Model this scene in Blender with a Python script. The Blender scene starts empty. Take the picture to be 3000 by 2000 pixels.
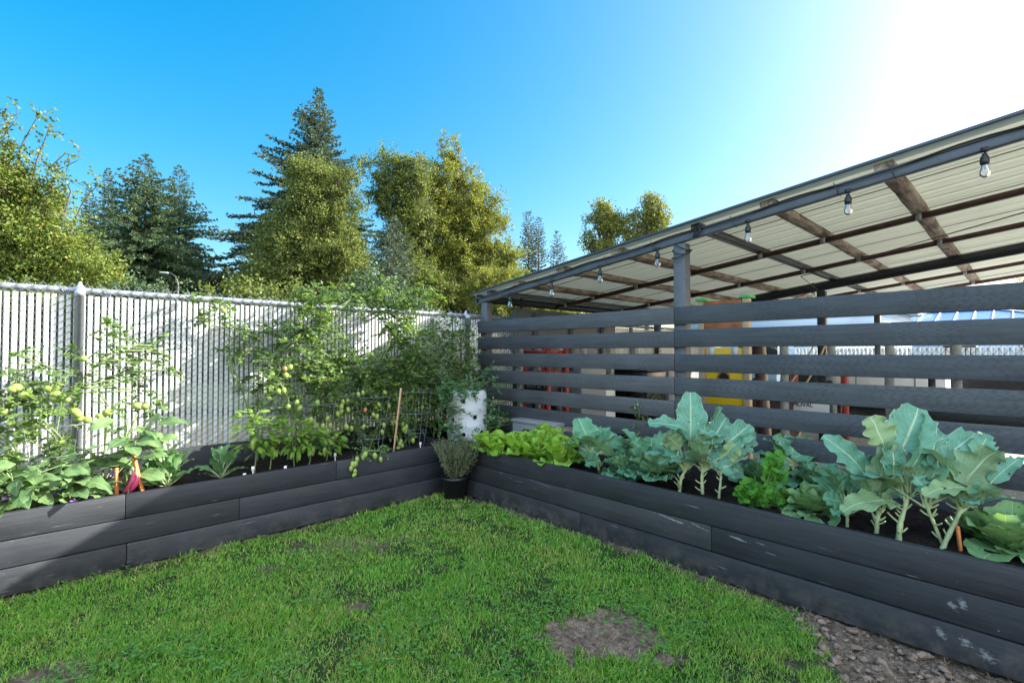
import bpy, math, random
import numpy as np
from mathutils import Vector, Matrix
R = math.radians
rng = np.random.default_rng(11)
random.seed(5)
scene = bpy.context.scene
C = scene.collection

# ------------------------------------------------------------ camera
CAMZ = 1.25; FPX = 1438.0
AZ = R(46.6); PITCH = R(1.315)
cam_d = bpy.data.cameras.new('camera'); cam = bpy.data.objects.new('camera', cam_d); C.objects.link(cam)
cam_d.sensor_width = 36.0; cam_d.lens = FPX/3000*36.0; cam_d.clip_start = .05; cam_d.clip_end = 3000
cam.location = (0, 0, CAMZ)
cam.rotation_euler = (R(90)+PITCH, 0, AZ-R(90))
scene.camera = cam
RM = np.array(cam.rotation_euler.to_matrix())
CO = np.array([0, 0, CAMZ])
# ------------------------------------------------------------ world and sun
SUN_EL = 27.5; SUN_A = 30.0      # sun stands right of the view, to the south-east of the shed
world = bpy.data.worlds.new('World'); scene.world = world; world.use_nodes = True
wn = world.node_tree.nodes; wl = world.node_tree.links
for n in list(wn): wn.remove(n)
wout = wn.new('ShaderNodeOutputWorld'); wbg = wn.new('ShaderNodeBackground'); sky = wn.new('ShaderNodeTexSky')
sky.sky_type = 'NISHITA'; sky.sun_disc = False; sky.sun_elevation = R(SUN_EL); sky.sun_rotation = R(90+SUN_A)
sky.air_density = 1.0; sky.dust_density = 2.4; sky.ozone_density = 2.0; sky.altitude = 50
gm = wn.new('ShaderNodeGamma'); gm.inputs[1].default_value = .76
hs = wn.new('ShaderNodeHueSaturation'); hs.inputs['Saturation'].default_value = 1.82; hs.inputs['Hue'].default_value = .489; hs.inputs['Value'].default_value = .84
wbg.inputs['Strength'].default_value = .15
wl.new(sky.outputs[0], gm.inputs[0]); wl.new(gm.outputs[0], hs.inputs['Color']); 
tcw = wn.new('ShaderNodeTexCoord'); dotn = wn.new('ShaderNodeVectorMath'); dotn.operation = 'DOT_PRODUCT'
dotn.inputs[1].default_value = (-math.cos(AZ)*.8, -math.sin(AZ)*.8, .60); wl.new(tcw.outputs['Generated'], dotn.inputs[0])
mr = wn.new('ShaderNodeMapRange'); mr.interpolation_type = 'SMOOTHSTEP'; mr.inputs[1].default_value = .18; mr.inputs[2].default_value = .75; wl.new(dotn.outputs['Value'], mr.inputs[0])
mxw = wn.new('ShaderNodeMixRGB'); bc = wn.new('ShaderNodeMixRGB'); bc.blend_type = 'MULTIPLY'; bc.inputs[0].default_value = 1; bc.inputs[2].default_value = (2.9, 2.65, 2.35, 1)   # added fill: sky brightened behind the camera and overhead to lift the shade
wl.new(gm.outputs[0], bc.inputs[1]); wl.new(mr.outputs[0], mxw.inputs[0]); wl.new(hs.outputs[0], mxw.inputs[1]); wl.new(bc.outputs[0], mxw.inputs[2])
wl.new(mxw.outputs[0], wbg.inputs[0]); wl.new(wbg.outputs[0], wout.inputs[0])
sd = bpy.data.lights.new('sun', 'SUN'); sun = bpy.data.objects.new('sun', sd); C.objects.link(sun)
sd.energy = 5.0; sd.angle = R(.5); sd.color = (1, .95, .86)
sun_dir = Vector((math.cos(R(SUN_A))*math.cos(R(SUN_EL)), -math.sin(R(SUN_A))*math.cos(R(SUN_EL)), math.sin(R(SUN_EL))))
sun.rotation_euler = sun_dir.to_track_quat('Z', 'Y').to_euler()
sun.location = (10, -6, 12)
scene.view_settings.view_transform = 'Standard'; scene.view_settings.look = 'None'
scene.view_settings.exposure = 1.9; scene.view_settings.gamma = 1
scene.render.engine = 'CYCLES'
scene.cycles.max_bounces = 7; scene.cycles.diffuse_bounces = 4; scene.cycles.transparent_max_bounces = 8

# ------------------------------------------------------------ helpers
def ray(px, py):
    return RM @ np.array([(px-1500)/FPX, -(py-1000)/FPX, -1.0])
def at_x(px, py, X): r = ray(px, py); return CO + r*(X/r[0])
def at_y(px, py, Y): r = ray(px, py); return CO + r*(Y/r[1])
def at_z(px, py, Z): r = ray(px, py); return CO + r*((Z-CAMZ)/r[2])
def at_d(px, py, d): return CO + ray(px, py)*d
def unit(v):
    v = np.asarray(v, float); n = np.linalg.norm(v, axis=-1, keepdims=True); return v/np.maximum(n, 1e-9)

def tagp(o, label=None, cat=None, group=None, kind=None):
    if label: o['label'] = label
    if cat: o['category'] = cat
    if group: o['group'] = group
    if kind: o['kind'] = kind
    return o
def empty(name, loc, label, cat, group=None, rz=0):
    o = bpy.data.objects.new(name, None); C.objects.link(o); o.location = tuple(float(a) for a in loc); o.rotation_euler = (0, 0, rz)
    o.empty_display_size = .1
    return tagp(o, label, cat, group)
def children(o): return [c for c in bpy.data.objects if c.parent == o]
def copy_tree(o, parent=None, kids=None):
    c = o.copy(); C.objects.link(c)
    if parent is not None: c.parent = parent
    for ch in list(o.children): copy_tree(ch, c)
    return c

class MB:
    def __init__(s): s.v = []; s.t = []; s.q = []; s.uv = []; s.n = 0; s.hasuv = False
    def add(s, v, q=None, t=None, uv=None):
        v = np.asarray(v, float).reshape(-1, 3)
        if q is not None and len(q): s.q.append(np.asarray(q, int)+s.n)
        if t is not None and len(t): s.t.append(np.asarray(t, int)+s.n)
        if uv is None: uv = np.zeros((len(v), 2))
        else: s.hasuv = True
        s.uv.append(np.asarray(uv, float)); s.v.append(v); s.n += len(v)
    def box(s, lo, hi, M=None):
        lo = np.minimum(lo, hi).astype(float) if True else lo; hi = np.maximum(lo, hi)
        x0, y0, z0 = lo; x1, y1, z1 = hi
        v = np.array([[x0,y0,z0],[x1,y0,z0],[x1,y1,z0],[x0,y1,z0],[x0,y0,z1],[x1,y0,z1],[x1,y1,z1],[x0,y1,z1]], float)
        if M is not None: v = v @ np.asarray(M)[:3, :3].T + np.asarray(M)[:3, 3]
        s.add(v, q=[[0,3,2,1],[4,5,6,7],[0,1,5,4],[1,2,6,5],[2,3,7,6],[3,0,4,7]])
    def bar(s, a, b, w, h, up=(0, 0, 1)):       # box beam from a to b, width w (side), height h (up)
        a = np.asarray(a, float); b = np.asarray(b, float); d = unit(b-a); sd_ = unit(np.cross(d, up)); u = np.cross(sd_, d)
        v = []
        for p in (a, b):
            for i, j in ((-1,-1),(1,-1),(1,1),(-1,1)): v.append(p+sd_*w/2*i+u*h/2*j)
        s.add(v, q=[[0,1,2,3],[7,6,5,4],[0,4,5,1],[1,5,6,2],[2,6,7,3],[3,7,4,0]])
    def tube(s, pts, rad, n=6, cap=True):
        pts = np.asarray(pts, float); m = len(pts)
        rad = np.broadcast_to(np.asarray(rad, float), (m,))
        d = np.gradient(pts, axis=0); d = unit(d)
        ref = np.array([0, 0, 1.0]) if abs(d[:, 2]).mean() < .8 else np.array([1.0, 0, 0])
        a = unit(np.cross(d, ref)); b = np.cross(d, a)
        th = np.arange(n)*2*math.pi/n
        v = pts[:, None, :]+rad[:, None, None]*(np.cos(th)[None, :, None]*a[:, None, :]+np.sin(th)[None, :, None]*b[:, None, :])
        i = np.arange(m-1)[:, None]*n; j = np.arange(n)[None, :]; k = (j+1) % n
        q = np.stack([i+j, i+k, i+n+k, i+n+j], -1).reshape(-1, 4)
        s.add(v.reshape(-1, 3), q=q)
        if cap:
            for base, sgn in ((0, 1), ((m-1)*n, -1)):
                c = pts[0] if base == 0 else pts[-1]
                vv = np.vstack([v.reshape(-1, 3)[base:base+n], c])
                t = [[(x+1) % n, x, n][::sgn] for x in range(n)]
                s.add(vv, t=t)
    def lathe(s, prof, c, n=24, tilt=None):     # prof list of (r,z)
        prof = np.asarray(prof, float); m = len(prof); th = np.arange(n)*2*math.pi/n
        v = np.stack([prof[:, None, 0]*np.cos(th), prof[:, None, 0]*np.sin(th), np.broadcast_to(prof[:, None, 1], (m, n))], -1).reshape(-1, 3)
        if tilt is not None: v = v @ np.asarray(tilt).T
        v = v+np.asarray(c)
        i = np.arange(m-1)[:, None]*n; j = np.arange(n)[None, :]; k = (j+1) % n
        s.add(v, q=np.stack([i+j, i+k, i+n+k, i+n+j], -1).reshape(-1, 4))
    def build(s, name, mat, parent=None, smooth=False, origin=None):
        me = bpy.data.meshes.new(name)
        v = np.vstack(s.v); off = np.zeros(3)
        if parent is not None: off = np.array(parent_loc(parent))
        elif origin is not None: off = np.asarray(origin, float)
        v = v-off
        q = np.vstack(s.q) if s.q else np.zeros((0, 4), int); t = np.vstack(s.t) if s.t else np.zeros((0, 3), int)
        loops = np.concatenate([q.ravel(), t.ravel()]).astype(np.int32)
        tot = np.concatenate([np.full(len(q), 4), np.full(len(t), 3)]).astype(np.int32)
        st = np.concatenate([[0], np.cumsum(tot)[:-1]]).astype(np.int32)
        me.vertices.add(len(v)); me.vertices.foreach_set('co', v.ravel().astype(np.float32))
        me.loops.add(len(loops)); me.loops.foreach_set('vertex_index', loops)
        me.polygons.add(len(tot)); me.polygons.foreach_set('loop_start', st); me.polygons.foreach_set('loop_total', tot)
        if smooth: me.polygons.foreach_set('use_smooth', np.ones(len(tot), bool))
        if s.hasuv:
            uvl = me.uv_layers.new(name='UVMap'); uv = np.vstack(s.uv)[loops]
            uvl.data.foreach_set('uv', uv.ravel().astype(np.float32))
        me.update(calc_edges=True); me.validate()
        if mat: me.materials.append(mat)
        o = bpy.data.objects.new(name, me); C.objects.link(o)
        if parent is not None: o.parent = parent
        elif origin is not None: o.location = tuple(off)
        return o
def parent_loc(p):
    l = np.zeros(3)
    while p is not None: l = l+np.array(p.location); p = p.parent
    return l
def bevel(o, w=.004, seg=2):
    m = o.modifiers.new('bevel', 'BEVEL'); m.width = w; m.segments = seg; m.limit_method = 'ANGLE'; return o

# ------------------------------------------------------------ materials
class NT:
    def __init__(s, name):
        s.m = bpy.data.materials.new(name); s.m.use_nodes = True; s.t = s.m.node_tree
        for n in list(s.t.nodes): s.t.nodes.remove(n)
        s.out = s.t.nodes.new('ShaderNodeOutputMaterial')
    def n(s, typ, **kw):
        nd = s.t.nodes.new('ShaderNode'+typ)
        for k, v in kw.items():
            if k.startswith('_'): setattr(nd, k[1:], v)
            else: s.set(nd, k, v)
        return nd
    def set(s, nd, k, v):
        key = int(k[1:]) if k[0] == 'i' and k[1:].isdigit() else k.replace('__', ' ')
        inp = nd.inputs[key]
        if hasattr(v, 'is_linked') or isinstance(v, bpy.types.NodeSocket): s.t.links.new(v, inp)
        else: inp.default_value = v
    def L(s, a, b): s.t.links.new(a, b)
    def math(s, op, a, b=0.0, c=None):
        nd = s.n('Math', _operation=op)
        for i, x in enumerate((a, b) if c is None else (a, b, c)):
            if isinstance(x, bpy.types.NodeSocket): s.L(x, nd.inputs[i])
            else: nd.inputs[i].default_value = x
        return nd.outputs[0]
    def ramp(s, fac, stops, interp='LINEAR'):
        nd = s.n('ValToRGB'); s.L(fac, nd.inputs[0]); cr = nd.color_ramp; cr.interpolation = interp
        while len(cr.elements) < len(stops): cr.elements.new(.5)
        for e, (p, c) in zip(cr.elements, stops):
            e.position = p; e.color = (*c, 1) if len(c) == 3 else c
        return nd.outputs[0]
    def mix(s, f, a, b, typ='MIX'):
        nd = s.n('MixRGB', _blend_type=typ)
        for i, x in enumerate((f, a, b)):
            if isinstance(x, bpy.types.NodeSocket): s.L(x, nd.inputs[i])
            else: nd.inputs[i].default_value = x if i == 0 else (*x, 1)
        return nd.outputs[0]
    def coord(s, which='Object', scale=(1, 1, 1), rot=(0, 0, 0), loc=(0, 0, 0)):
        tc = s.n('TexCoord'); mp = s.n('Mapping'); s.L(tc.outputs[which], mp.inputs[0])
        mp.inputs['Scale'].default_value = scale; mp.inputs['Rotation'].default_value = rot; mp.inputs['Location'].default_value = loc
        return mp.outputs[0]
    def noise(s, vec, scale=5, detail=4, rough=.55, out=0):
        nd = s.n('TexNoise'); s.L(vec, nd.inputs['Vector']); nd.inputs['Scale'].default_value = scale
        nd.inputs['Detail'].default_value = detail; nd.inputs['Roughness'].default_value = rough; return nd.outputs[out]
    def bump(s, h, strength=.3, dist=.01):
        nd = s.n('Bump'); s.L(h, nd.inputs['Height']); nd.inputs['Strength'].default_value = strength; nd.inputs['Distance'].default_value = dist
        return nd.outputs[0]
    def pbr(s, color, rough=.6, metal=0, normal=None, spec=None, **kw):
        b = s.n('BsdfPrincipled')
        for k, x in (('Base Color', color), ('Roughness', rough), ('Metallic', metal)):
            if isinstance(x, bpy.types.NodeSocket): s.L(x, b.inputs[k])
            else: b.inputs[k].default_value = (*x, 1) if k == 'Base Color' else x
        if normal is not None: s.L(normal, b.inputs['Normal'])
        if spec is not None: b.inputs['Specular IOR Level'].default_value = spec
        for k, v in kw.items(): b.inputs[k.replace('_', ' ')].default_value = v
        s.L(b.outputs[0], s.out.inputs[0]); return b

def leaf_mat(name, cols, trans=.35, rough=.55, spec=.3, tcol=1.25, hue=None):
    t = NT(name); g = t.n('NewGeometry'); rnd = g.outputs['Random Per Island']
    stops = [(i/(len(cols)-1), c) for i, c in enumerate(cols)]
    col = t.ramp(rnd, stops)
    b = t.pbr(col, rough, spec=spec)
    tr = t.n('BsdfTranslucent'); br = t.mix(1.0, col, (tcol, tcol*1.05, tcol*.55), 'MULTIPLY'); t.L(br, tr.inputs[0])
    mx = t.n('MixShader'); mx.inputs[0].default_value = trans; t.L(b.outputs[0], mx.inputs[1]); t.L(tr.outputs[0], mx.inputs[2])
    t.L(mx.outputs[0], t.out.inputs[0]); return t.m

def simple(name, col, rough=.6, metal=0, nscale=20, namp=.25, bumps=.15, spec=None, bd=.004):
    t = NT(name); v = t.coord(); nz = t.noise(v, nscale, 5); nz2 = t.noise(v, nscale*6, 3)
    f = t.math('ADD', t.math('MULTIPLY', nz, .7), t.math('MULTIPLY', nz2, .3))
    col2 = t.ramp(f, [(.3, tuple(c*(1-namp) for c in col)), (.7, tuple(min(1, c*(1+namp)) for c in col))])
    t.pbr(col2, rough, metal, t.bump(f, bumps, bd), spec); return t.m

def board_mat(name, base, axis, incise=False, worn=.5, spots=(), scuff=(.42, .42, .42), rough=.55, seed=0, dirt=0):
    """painted incised lumber; axis = 0 runs along x, 1 runs along y"""
    t = NT(name)
    st = (1.2, 14, 14) if axis == 0 else (14, 1.2, 14)
    tc = t.n('TexCoord'); oi = t.n('ObjectInfo')
    off = t.n('VectorMath', _operation='MULTIPLY_ADD'); t.L(oi.outputs['Random'], off.inputs[0]); off.inputs[1].default_value = (7.3, 5.1, 3.7); t.L(tc.outputs['Object'], off.inputs[2])
    mp = t.n('Mapping'); t.L(off.outputs[0], mp.inputs[0]); mp.inputs['Scale'].default_value = st
    mp2 = t.n('Mapping'); t.L(off.outputs[0], mp2.inputs[0]); mp2.inputs['Scale'].default_value = tuple(a*2.2 for a in st)
    grain = t.noise(mp.outputs[0], 3.0, 7, .6); fine = t.noise(mp2.outputs[0], 6, 4, .7); blot = t.noise(off.outputs[0], 2.5, 4)
    f = t.math('ADD', t.math('MULTIPLY', grain, .6), t.math('MULTIPLY', blot, .4))
    lo = tuple(c*.72 for c in base); hi = tuple(c*1.35 for c in base)
    col = t.ramp(f, [(.35, lo), (.65, hi)])
    hgt = t.math('ADD', t.math('MULTIPLY', grain, .6), t.math('MULTIPLY', fine, .35))
    col = t.mix(1.0, col, t.ramp(oi.outputs['Random'], [(0, (.80, .80, .82)), (.5, (1, 1, 1)), (1, (1.2, 1.18, 1.12))]), 'MULTIPLY')
    # small chips and scuffs
    sp = t.noise(off.outputs[0], 85, 3, .6); mp3 = t.n('Mapping'); t.L(off.outputs[0], mp3.inputs[0])
    mp3.inputs['Scale'].default_value = (2.0, 10, 34) if axis == 0 else (10, 2.0, 34)
    mp3.inputs['Rotation'].default_value = (R(9), 0, 0) if axis else (0, R(9), 0)
    sc = t.noise(mp3.outputs[0], 2.2, 3, .6)
    a = t.ramp(sp, [(.745-.02*worn, (0,0,0)), (.78, (.8,.8,.8))]); b = t.ramp(sc, [(.715-.03*worn, (0,0,0)), (.80, (.8,.8,.8))])
    msk = t.math('MAXIMUM', a, b); msk = t.math('MULTIPLY', msk, min(1, worn))
    for (sp_, rx, ry, slope) in spots:      # long rubbed scrapes at fixed places
        q = t.n('Mapping'); t.L(tc.outputs['Object'], q.inputs[0]); q.vector_type = 'TEXTURE'; q.inputs['Location'].default_value = sp_; q.inputs['Rotation'].default_value = (slope, 0, 0) if axis else (0, slope, 0)
        q.inputs['Scale'].default_value = (rx, 1, ry) if axis == 0 else (1, rx, ry); ln_ = t.n('VectorMath', _operation='LENGTH'); t.L(q.outputs[0], ln_.inputs[0])
        edge = t.math('ADD', ln_.outputs['Value'], t.math('ADD', t.math('MULTIPLY', t.math('SUBTRACT', fine, .5), 2.6), t.math('MULTIPLY', t.math('SUBTRACT', sp, .5), 2.2))); msk = t.math('MAXIMUM', msk, t.ramp(edge, [(.30, (.38,)*3), (.95, (0, 0, 0))]))
    col = t.mix(msk, col, scuff)
    if dirt:
        sx = t.n('SeparateXYZ'); t.L(tc.outputs['Object'], sx.inputs[0]); d = t.ramp(sx.outputs[2], [(0.0, (1,1,1)), (.16, (0,0,0))])
        dn = t.noise(off.outputs[0], 9, 5, .7); dm = t.math('MULTIPLY', t.math('MULTIPLY', d, t.ramp(dn, [(.45, (0,0,0)), (.7, (1,1,1))])), dirt)
        col = t.mix(dm, col, (.22, .19, .16))
    if incise:
        sx = t.n('SeparateXYZ'); t.L(tc.outputs['Object'], sx.inputs[0])
        along = sx.outputs[0] if axis == 0 else sx.outputs[1]
        rowf = t.math('MULTIPLY', sx.outputs[2], 1/.0125); row = t.math('FLOOR', rowf); fr = t.math('FRACT', rowf)
        a2 = t.math('ADD', t.math('MULTIPLY', along, 1/.052), t.math('FRACT', t.math('MULTIPLY', t.math('SINE', t.math('MULTIPLY', row, 12.99)), 43.7)))
        wob = t.math('MULTIPLY', t.noise(off.outputs[0], 12, 1), .5); a2 = t.math('ADD', a2, wob)
        af = t.math('FRACT', a2)
        dash = t.math('MULTIPLY', t.math('LESS_THAN', af, .34), t.math('LESS_THAN', t.math('ABSOLUTE', t.math('SUBTRACT', fr, .5)), .17))
        pres = t.ramp(t.noise(off.outputs[0], 3.2, 2), [(.42, (.15,)*3), (.58, (1,)*3)]); dash = t.math('MULTIPLY', dash, pres)
        col = t.mix(t.math('MULTIPLY', dash, .75), col, tuple(c*.3 for c in base))
        hgt = t.math('SUBTRACT', hgt, t.math('MULTIPLY', dash, .8))
    rg = t.ramp(blot, [(.3, (rough-.12,)*3), (.7, (rough+.12,)*3)])
    t.pbr(col, rg, normal=t.bump(hgt, .45, .006), spec=.4); return t.m

M = {}
M['planter_l'] = board_mat('charcoal_planter_paint_x', (.021, .024, .030), 0, worn=.8, dirt=.25, incise=False)
def _sp(px, py, rx, ry, sl): p = at_x(px, py, 2.70); return ((0.0, float(p[1]), float(p[2])), rx, ry, sl)
M['planter_r'] = board_mat('charcoal_planter_paint_y', (.0205, .0222, .026), 1, worn=.9, dirt=.35, spots=[_sp(1965, 1520, .10, .006, .12), _sp(2045, 1542, .07, .003, .2), _sp(2160, 1578, .05, .007, .15), _sp(2225, 1592, .04, .003, .1), _sp(1580, 1415, .16, .0015, .08), _sp(1480, 1350, .10, .0012, .02), _sp(2790, 1775, .025, .012, .8), _sp(2820, 1770, .02, .014, 1.0), _sp(2890, 1918, .03, .02, .5), _sp(2755, 1850, .03, .015, .9), _sp(2830, 1880, .02, .02, .9)])
M['screen'] = board_mat('charcoal_incised_paint', (.056, .061, .068), 1, incise=True, worn=.35, rough=.5)
M['post_paint'] = simple('charcoal_post_paint', (.075, .083, .095), .5, nscale=14)
M['beam_paint'] = simple('dark_beam_paint', (.062, .072, .092), .42, nscale=9)
M['dark_metal'] = simple('black_steel', (.022, .024, .03), .45, nscale=9)
M['brown_steel'] = simple('brown_red_oxide_steel', (.075, .034, .026), .6, nscale=18, namp=.5)
def rough_timber():
    t = NT('weathered_rough_timber'); v = t.coord(scale=(1.2, 12, 12)); a = t.noise(v, 3, 8, .65); w = t.coord(); b = t.noise(w, 6, 5, .6)
    f = t.math('ADD', t.math('MULTIPLY', a, .6), t.math('MULTIPLY', b, .5))
    col = t.ramp(f, [(.38, (.06, .04, .03)), (.50, (.20, .145, .11)), (.60, (.38, .31, .25)), (.72, (.52, .46, .39))])
    t.pbr(col, .8, normal=t.bump(f, .7, .01)); return t.m
M['timber'] = rough_timber()
M['galv'] = simple('galvanised_steel', (.33, .36, .40), .45, .35, nscale=30, namp=.15)
M['wire'] = simple('galvanised_wire', (.20, .22, .25), .42, .5, nscale=60, namp=.15)
def slat_m():
    t = NT('white_grey_privacy_slat'); oi = t.n('NewGeometry'); v = t.coord(scale=(1, 1, .25)); a = t.noise(v, 9, 5)
    r = t.math('ADD', t.math('MULTIPLY', oi.outputs['Random Per Island'], .5), t.math('MULTIPLY', a, .5))
    col = t.ramp(r, [(.2, (.46, .465, .46)), (.8, (.64, .64, .625))]); t.pbr(col, .45, normal=t.bump(a, .1, .003)); return t.m
M['slat'] = slat_m()
def roof_m():
    t = NT('ribbed_metal_roof_sheet'); v = t.coord(scale=(6, .6, 1)); a = t.noise(v, 3, 6, .6); b = t.noise(t.coord(), 1.2, 4)
    f = t.math('ADD', t.math('MULTIPLY', a, .45), t.math('MULTIPLY', b, .55))
    col = t.ramp(f, [(.3, (.66, .67, .60)), (.6, (.80, .81, .75)), (.8, (.84, .85, .80))]); b_ = t.pbr(col, .40, .0, t.bump(a, .12, .004)); tr = t.n('BsdfTranslucent'); tr.inputs[0].default_value = (.8, .8, .7, 1); mx = t.n('MixShader'); mx.inputs[0].default_value = .38; t.L(b_.outputs[0], mx.inputs[1]); t.L(tr.outputs[0], mx.inputs[2]); t.L(mx.outputs[0], t.out.inputs[0]); return t.m  # translucency added to the metal sheet to brighten its underside
M['roof'] = roof_m()
M['rib'] = simple('roof_seam_shadow_gap', (.10, .10, .095), .6, nscale=20)
def soil_m(name, c0, c1, c2, sc=26):
    t = NT(name); v = t.coord(); a = t.noise(v, sc, 8, .72); b = t.noise(v, sc*5, 4, .7)
    f = t.math('ADD', t.math('MULTIPLY', a, .6), t.math('MULTIPLY', b, .4))
    col = t.ramp(f, [(.38, c0), (.52, c1), (.66, c2)]); t.pbr(col, .95, normal=t.bump(f, 1.0, .02), spec=.15); return t.m
M['bedsoil'] = soil_m('dark_potting_soil', (.006, .005, .0045), (.022, .016, .013), (.06, .045, .035), 40)
M['clod'] = soil_m('dry_grey_earth', (.12, .083, .06), (.27, .195, .145), (.43, .345, .27), 18)
M['gravel'] = soil_m('grey_gravel_yard', (.26, .255, .245), (.42, .41, .395), (.58, .57, .55), 30)
M['bulbglass'] = None
t = NT('clear_bulb_glass'); b = t.pbr((1, 1, 1), .03, Transmission_Weight=1.0, IOR=1.45); M['bulbglass'] = t.m
M['black_plastic'] = simple('black_plastic', (.012, .013, .015), .45, nscale=30)
M['white_plastic'] = simple('white_plastic_barrel', (.56, .58, .60), .4, nscale=8, namp=.08)
M['cane'] = simple('tan_wooden_stake', (.42, .27, .15), .75, nscale=25, namp=.35)
M['orange_cane'] = simple('orange_wooden_stake', (.52, .17, .045), .7, nscale=25, namp=.3)
M['bark'] = simple('brown_bark', (.085, .062, .046), .9, nscale=6, namp=.5, bumps=.8, bd=.05)
M['pale_bark'] = simple('pale_grey_bark', (.20, .18, .155), .9, nscale=5, namp=.4, bumps=.6, bd=.04)
M['stem'] = simple('green_stem', (.13, .19, .06), .6, nscale=40)
M['palestem'] = simple('pale_brassica_stem', (.34, .40, .20), .5, nscale=30, namp=.25)
# foliage
M['lf_deci'] = leaf_mat('deciduous_leaf', [(.045,.085,.016), (.095,.15,.027), (.15,.21,.038), (.22,.245,.052), (.075,.12,.022), (.26,.235,.06)], 0.42)
M['lf_olive'] = leaf_mat('olive_leaf', [(.045,.08,.02), (.09,.13,.03), (.145,.18,.042), (.22,.225,.06), (.07,.105,.028)], 0.38)
M['lf_yellow'] = leaf_mat('yellowing_leaf', [(.075,.105,.02), (.15,.18,.03), (.25,.25,.05), (.20,.215,.04), (.10,.135,.028), (.31,.255,.065)], 0.42)
M['lf_spruce'] = leaf_mat('spruce_needles', [(.035,.068,.034), (.065,.11,.05), (.11,.155,.065), (.05,.09,.042)], 0.2)
M['lf_blue'] = leaf_mat('blue_spruce_needles', [(.045,.075,.05), (.08,.12,.08), (.13,.18,.13), (.06,.09,.065)], 0.2)
M['lf_pine'] = leaf_mat('pine_needles', [(.03,.05,.018), (.06,.085,.03), (.10,.115,.045), (.13,.11,.05)], 0.25)
M['lf_tomato'] = leaf_mat('tomato_leaf', [(.07,.13,.035), (.11,.19,.05), (.15,.24,.07), (.09,.165,.05), (.22,.28,.09)], 0.35)
M['lf_tomato_y'] = leaf_mat('young_tomato_leaf', [(.13,.22,.04), (.20,.31,.06), (.17,.26,.055), (.29,.35,.09)], 0.4)
M['lf_pepper'] = leaf_mat('pepper_leaf', [(.09,.20,.025), (.14,.27,.03), (.20,.32,.04), (.11,.22,.03)], .4)
M['lf_straw'] = leaf_mat('strawberry_leaf', [(.05,.15,.06), (.08,.20,.08), (.12,.25,.09)], 0.3)
M['lf_rose'] = leaf_mat('rosemary_leaf', [(.08,.11,.055), (.13,.17,.08), (.20,.23,.12), (.15,.15,.09)], 0.2)
M['lf_celery'] = leaf_mat('celery_leaf', [(.05,.20,.02), (.09,.29,.03), (.14,.36,.04), (.07,.24,.025)], .35)
def vein_leaf(name, base, dark, vein, trans=.2, rough=.45, nveins=7, under=None, yellow=0):
    t = NT(name); uv = t.n('TexCoord').outputs['UV']; s = t.n('SeparateXYZ'); t.L(uv, s.inputs[0]); u = s.outputs[0]; v = s.outputs[1]
    au = t.math('ABSOLUTE', t.math('SUBTRACT', u, .5))
    ob = t.coord(); nz = t.noise(ob, 18, 4); nf = t.noise(ob, 70, 3)
    mid = t.ramp(au, [(.012, (1,1,1)), (.04, (0,0,0))])
    w = t.math('SUBTRACT', t.math('MULTIPLY', v, float(nveins)), t.math('MULTIPLY', au, nveins*.9))
    w = t.math('ADD', w, t.math('MULTIPLY', nz, .35))
    fr = t.math('ABSOLUTE', t.math('SUBTRACT', t.math('FRACT', w), .5))
    side = t.ramp(fr, [(.0, (.75,)*3), (.07, (0,0,0))])
    g = t.n('NewGeometry'); rnd = g.outputs['Random Per Island']
    f = t.math('ADD', t.math('MULTIPLY', nz, .6), t.math('MULTIPLY', rnd, .4))
    col = t.ramp(f, [(.3, dark), (.65, base)])
    if yellow: col = t.mix(t.math('MULTIPLY', t.ramp(rnd, [(.7, (0,0,0)), (.95, (1,1,1))]), yellow), col, (.30, .36, .10))
    if under is not None: col = t.mix(t.math('MULTIPLY', g.outputs['Backfacing'], .7), col, under)
    msk = t.math('MAXIMUM', mid, side); msk = t.math('MAXIMUM', msk, t.ramp(au, [(.478, (0,0,0)), (.492, (.8,)*3)])); col = t.mix(t.math('MULTIPLY', msk, .75), col, vein)
    h = t.math('SUBTRACT', t.math('MULTIPLY', nf, .5), t.math('MULTIPLY', msk, .8))
    b = t.pbr(col, rough, normal=t.bump(h, .5, .006), spec=.35)
    tr = t.n('BsdfTranslucent'); t.L(t.mix(1, col, (1.2, 1.2, .6), 'MULTIPLY'), tr.inputs[0]); mx = t.n('MixShader'); mx.inputs[0].default_value = trans
    t.L(b.outputs[0], mx.inputs[1]); t.L(tr.outputs[0], mx.inputs[2])
    hl = t.math('GREATER_THAN', t.noise(ob, 42, 1), .735); tp = t.n('BsdfTransparent'); m2 = t.n('MixShader'); t.L(hl, m2.inputs[0]); t.L(mx.outputs[0], m2.inputs[1]); t.L(tp.outputs[0], m2.inputs[2])
    t.L(m2.outputs[0], t.out.inputs[0]); return t.m
M['brocc'] = vein_leaf('blue_green_broccoli_leaf', (.155,.38,.26), (.065,.21,.13), (.54,.66,.44), under=(.26,.36,.19), yellow=.6)
M['savoy'] = vein_leaf('savoy_cabbage_leaf', (.13,.36,.20), (.05,.18,.09), (.42,.54,.34), nveins=9, under=(.18,.30,.14))
M['cabb'] = vein_leaf('green_cabbage_leaf', (.24,.44,.18), (.12,.28,.11), (.40,.50,.26), under=(.24,.38,.14))
M['napa'] = vein_leaf('yellow_green_napa_leaf', (.30,.50,.055), (.17,.36,.035), (.42,.56,.16), trans=.28, nveins=8)
M['eggleaf'] = vein_leaf('eggplant_leaf', (.14,.24,.08), (.06,.13,.045), (.30,.38,.19), trans=.25, nveins=5)
M['mustard'] = vein_leaf('young_brassica_leaf', (.12,.26,.09), (.06,.15,.055), (.32,.44,.24), trans=.25, nveins=6)
def plain(name, col, rough=.4, spec=.5): return simple(name, col, rough, nscale=25, namp=.15, bumps=.03, spec=spec)
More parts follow.
